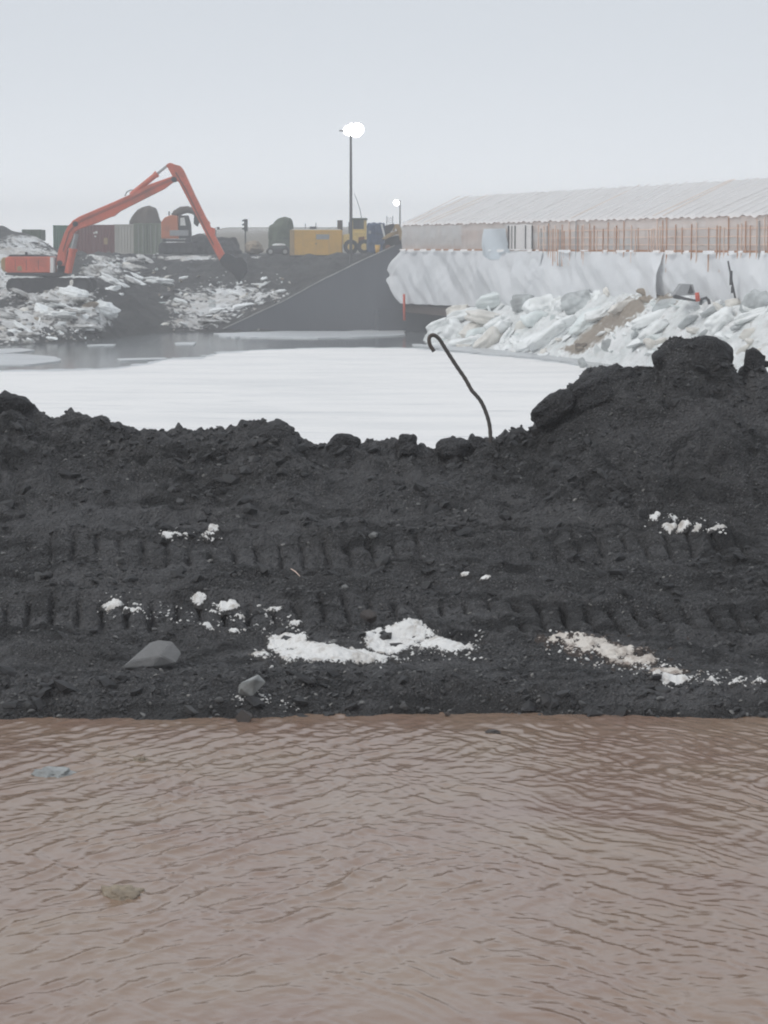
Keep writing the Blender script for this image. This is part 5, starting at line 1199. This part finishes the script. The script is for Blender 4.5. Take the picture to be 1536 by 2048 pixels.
# yellow box unit
D_Y = 203.0; sy = D_Y / F; yc = P(632, 513, D_Y); yb = thing('yellow_box_unit', 'large ochre yellow steel box unit standing on the dark yard edge', 'container', yc)
def Yp(a, c): return ((a - 632) * sy, (513 - c) * sy)
w_ = 104 * sy; h_ = 50 * sy
MB().box((0, 1.2, h_ / 2 + .1), (w_, 2.4, h_)).build('box_body', M['yellow'], yb, bevel=.04)
MB().box((-w_ / 2 + .18, -.02, h_ / 2 + .1), (.34, .05, h_ - .02)).build('end_panel', M['tan'], yb)
MB().box((0, 1.15, h_ + .14), (w_ - .3, 2.2, .06)).build('roof_edge', M['white_paint'], yb)
MB().box((.55, -.015, h_ * .78), (1.05, .03, .40)).build('nameplate', M['grey_paint'], yb)
MB().box((0, -.01, h_ * .50), (.12, .04, .06)).build('latch', M['steel_dark'], yb)
for k in range(1, 4): MB().box((-w_ / 2 + w_ * k / 4, -.004, h_ / 2 + .1), (.02, .02, h_ - .1)).build('panel_joint', M['tan'], yb)
MB().box((0, 1.2, .0), (w_ - .1, 2.2, .22)).build('skid', M['steel_dark'], yb)
MB().tube([(Yp(660, 0)[0] - 1.4, 1.2, h_ + .1), (Yp(660, 0)[0] - 1.4, 1.2, h_ + .38)], .28, 12).build('vent', M['steel_dark'], yb)
# upright dark exhaust drum, marker poles, mast
D_ = 207; q = P(680, 505, D_); tag(MB().tube([(0, 0, 0), (0, 0, 1.6), (0, 0, 2.62)], [.15, .15, .15], 12).tube([(0, 0, 1.7), (0, 0, 2.64)], .22, 14).build('exhaust_stack', M['tarp_brown'], None, q), 'dark upright exhaust drum between yellow box and yellow loader', 'exhaust stack')
for a, c, D, lab in ((611, 443, 240, 'thin marker pole on the skyline nearer the green load'), (632, 442, 240, 'thin marker pole on the skyline nearer the lamp post')):
    q = P(a, 512, D); tag(MB().tube([(0, 0, 0), (0, 0, (508 - c) * D / F)], .05, 6).build('marker_pole', M['grey_paint'], None, q), lab, 'pole', 'marker poles on the skyline')
# signal head on the skyline
D_ = 232; q = P(491, 505, D_); s = D_ / F; sg = thing('signal_head', 'dark three lamp signal head on a short post against the sky', 'signal', q)
MB().tube([(0, 0, 0), (0, 0, 42 * s)], .07, 8).build('post', M['steel_dark'], sg); MB().box((.05, 0, 54 * s), (7 * s, .3, 24 * s)).build('housing', M['steel_dark'], sg, bevel=.03)
for k in range(3): MB().prism([(-7 * s, (46 + 8 * k) * s), (-7 * s, (47.5 + 8 * k) * s), (-2 * s, (50 + 8 * k) * s), (-2 * s, (45 + 8 * k) * s)], -.15, .15).build('visor', M['steel_dark'], sg)
# small work light stand
D_ = 214; q = P(432, 505, D_); s = D_ / F; ws = thing('light_stand', 'thin dark work light stand behind the excavator stick', 'light stand', q)
MB().tube([(0, 0, 0), (0, 0, 46 * s)], .04, 6).build('stem', M['steel_dark'], ws); MB().bar((-4 * s, 0, 47 * s), (3 * s, 0, 49 * s), .1, .06).build('crossbar', M['steel_dark'], ws); MB().box((5 * s, 0, 48 * s), (5 * s, .2, 5 * s)).build('lamp_housing', M['steel_dark'], ws)

# yellow loader
D_L = 204.0; sL = D_L / F; lc = P(714, 508, D_L); ld = thing('wheel_loader', 'yellow wheel loader with dark roofed cab behind the lamp post', 'loader', lc)
def Lp(*pts): return [((a - 714) * sL, (508 - c) * sL) for a, c in pts]
MB().prism(Lp((686, 490), (686, 470), (702, 468), (703, 464), (733, 464), (734, 478), (733, 496), (712, 496), (708, 484), (698, 492)), -.9, .9).build('body', M['loader_yellow'], ld, bevel=.05)
MB().prism(Lp((702, 464.2), (702, 441), (706, 441), (706, 464.2)), -.85, .85).build('cab_post', M['loader_yellow'], ld)
MB().prism(Lp((728, 464.2), (728, 441), (733, 441), (733, 464.2)), -.85, .85).build('cab_post', M['loader_yellow'], ld)
MB().prism(Lp((700, 441), (700, 437), (735, 437), (735, 441)), -1.0, 1.0).build('cab_roof', M['c_olive'], ld, bevel=.04)
MB().prism(Lp((706, 464), (706, 459), (728, 459), (728, 464)), -.84, .84).build('cab_sill', M['loader_yellow'], ld)
MB().prism(Lp((716.5, 459), (716.5, 441), (718, 441), (718, 459)), -.84, -.7).build('cab_post', M['steel_dark'], ld)
MB().prism(Lp((706, 459), (706, 441), (728, 441), (728, 459)), .55, .6).build('rear_window', M['glass'], ld)
MB().prism(Lp((717, 492), (717, 475), (729, 473), (729, 492)), -.93, -.9).build('access_panel', M['rust'], ld)
for a, yy in ((702, -.9), (702, .9), (729, .9), (729, -.9)):
    x, z = Lp((a, 495))[0]; wh = MB().tube([(0, -.25, 0), (0, .25, 0)], .60, 20).build('wheel', M['rubber'], ld, (x, yy, .58), bevel=.06); MB().tube([(0, -.27, 0), (0, .27, 0)], .28, 14).build('rim', M['loader_yellow'], wh)
MB().tube([(q_[0], -.3, q_[1]) for q_ in Lp((699, 470), (699, 445))], .07, 8).build('exhaust', M['steel_dark'], ld)
MB().tube([(q_[0], .3, q_[1]) for q_ in Lp((723, 437), (720, 420), (714, 402), (709, 389))], [.035, .03, .025, .02], 6).build('antenna', M['pole'], ld)
# blue covered box
D_B = 198.0; s = D_B / F; bc = P(752, 507, D_B); bl = thing('blue_covered_box', 'tall box wrapped in dark blue tarpaulin next to the loader', 'covered box', bc)
me = lump_mesh('cover', 44, (18 * s, 1.0, 30 * s), 5, .05, 9, 2.6); link('cover', me, M['blue_tarp'], bl, (0, 0, 30 * s))
MB().box((-12 * s, -1.03, 42 * s), (5 * s, .03, 6 * s)).build('label_patch', M['grey_paint'], bl)
MB().bar((-16 * s, -1.02, 18 * s), (15 * s, -1.02, 26 * s), .03, .04).build('strap', M['steel_dark'], bl); MB().bar((-16 * s, -1.02, 44 * s), (15 * s, -1.02, 36 * s), .03, .04).build('strap', M['steel_dark'], bl)
q = P(771, 480, 190); q2 = P(763, 448, 190); tag(MB().tube([(0, 0, 0), (q2 - q)], .07, 8).build('white_pipe', M['white_paint'], None, q), 'slim white pipe leaning on the blue covered box', 'pipe')
q = P(755, 507, 182); s = 182 / F; yd = thing('yellow_bollard', 'small yellow bucket shaped marker on the wing wall end', 'marker', q)
MB().tube([(0, 0, 0), (0, 0, .25), (0, 0, .60)], [.13, .16, .19], 12).build('shell', M['yellow'], yd, smooth=True); MB().tube([(0, 0, .60), (0, 0, .63)], .2, 12).build('rim', M['loader_yellow'], yd)
# tan boom machine behind the shelter corner
D_T = 186.0; s = D_T / F; tc = P(790, 506, D_T); tm_ = thing('boom_machine', 'tan boom machine with dark body squeezed behind the shelter corner', 'machine', tc)
def Tp(*pts): return [((a - 790) * s, (506 - c) * s) for a, c in pts]
MB().prism(Tp((768, 500), (770, 478), (790, 472), (812, 470), (812, 500)), -.3, 1.2).build('body', M['steel_dark'], tm_, bevel=.06)
MB().prism(Tp((763, 478), (776, 468), (798, 461), (806, 462), (806, 468), (790, 470), (770, 480)), -.7, -.35).build('boom', M['tan'], tm_, bevel=.03)
MB().prism(Tp((785, 462), (790, 449), (797, 449), (802, 458), (806, 474), (800, 482), (796, 466), (791, 456), (789, 464)), -.95, -.72).build('hose_guard', M['tan'], tm_)
MB().prism(Tp((770, 476), (770, 452), (788, 448), (790, 452), (778, 470)), .0, .5).build('mast', M['steel_dark'], tm_)
for a in (776, 800):
    x, z = Tp((a, 498))[0]; wh = MB().tube([(0, -.2, 0), (0, .2, 0)], .42, 16).build('wheel', M['rubber'], tm_, (x, -.35, .42)); MB().tube([(0, -.22, 0), (0, .22, 0)], .2, 12).build('rim', M['rust'], wh)
# scaffold ladder tower
D_S = 210; s = D_S / F; q = P(780, 505, D_S); sc = thing('scaffold_tower', 'slim grey scaffold tower rising behind the boom machine', 'scaffold', q)
for x_ in (-6.5, 5.5):
    MB().tube([(x_ * s, 0, 0), (x_ * s, 0, 73 * s)], .035, 6).build('standard', M['grey_paint'], sc); MB().tube([(x_ * s, 1.2, 0), (x_ * s, 1.2, 71 * s)], .035, 6).build('standard', M['grey_paint'], sc)
for z_ in (52, 56, 60, 64, 68): MB().tube([(-6.5 * s, 0, z_ * s), (5.5 * s, 0, z_ * s)], .025, 6).build('rung', M['grey_paint'], sc)

# lamp posts
def lamp_post(px, py_base, py_top, D, r, label, heads, arms):
    s = D / F; q = P(px, py_base, D); H = P(px, py_top, D).z - q.z; t_ = thing('lamp_post', label, 'lamp post', q)
    MB().tube([(0, 0, -.3), (0, 0, H * .5), (0, 0, H)], [r, r * .85, r * .62], 12).build('pole', M['pole'], t_)
    for (x0, z0, x1, z1) in arms: MB().bar((x0, 0, H + z0), (x1, 0, H + z1), .10, .09).build('bracket', M['pole'], t_)
    for (hx_, hz_, rr_) in heads:
        hd = MB().tube([(hx_, .10, H + hz_), (hx_, .45, H + hz_ + .06)], [rr_, rr_ * .62], 16).build('floodlight', M['steel_dark'], t_)
        vs = []; fs = []; nr = 16                        # domed glass of the floodlight
        for k in range(4):
            f = k / 4; vs += [(hx_ + rr_ * math.cos(f * 1.57) * math.cos(a), .10 - .16 * math.sin(f * 1.57), H + hz_ + rr_ * math.cos(f * 1.57) * math.sin(a)) for a in np.linspace(0, 2 * math.pi, nr, endpoint=False)]
        vs.append((hx_, .10 - .16, H + hz_))
        for k in range(3): fs += [(k * nr + i, k * nr + (i + 1) % nr, (k + 1) * nr + (i + 1) % nr, (k + 1) * nr + i) for i in range(nr)]
        fs += [(3 * nr + i, 3 * nr + (i + 1) % nr, 4 * nr) for i in range(nr)]
        MB().add(vs, fs).build('lens', M['lamp_lens'], hd, smooth=True)
    return t_
lamp_post(702, 532, 263, 186, .125, 'tall dark lamp post with floodlights grouped to fill out their glare', [(-.20, .10, .36), (.12, .20, .42), (.48, .18, .48), (.40, -.02, .40), (.05, -.02, .34)], [(-.85, .05, .9, .05), (0, -.3, .5, .04)])  # lenses enlarged and overlapped so their shape stands for the lamp's glare
lamp_post(800, 470, 401, 300, .11, 'slim lamp post with one bright lamp behind the shelter roof', [(-.42, -.25, .36)], [(-.42, -.02, .05, -.02)])

# ------------------------------------------------------------------ misty air
hz_ = MB().box((0, 335, 5.0), (1420, 810, 19.0))
ho = hz_.build('haze', None); m = bpy.data.materials.new('haze'); m.use_nodes = True; t = m.node_tree; t.nodes.clear()
vo = t.nodes.new('ShaderNodeVolumePrincipled'); vo.inputs['Color'].default_value = (0.97, 0.98, 1.0, 1); vo.inputs['Density'].default_value = HAZE
oo = t.nodes.new('ShaderNodeOutputMaterial'); t.links.new(vo.outputs[0], oo.inputs['Volume']); ho.data.materials.append(m)
struct(ho, 'stuff')
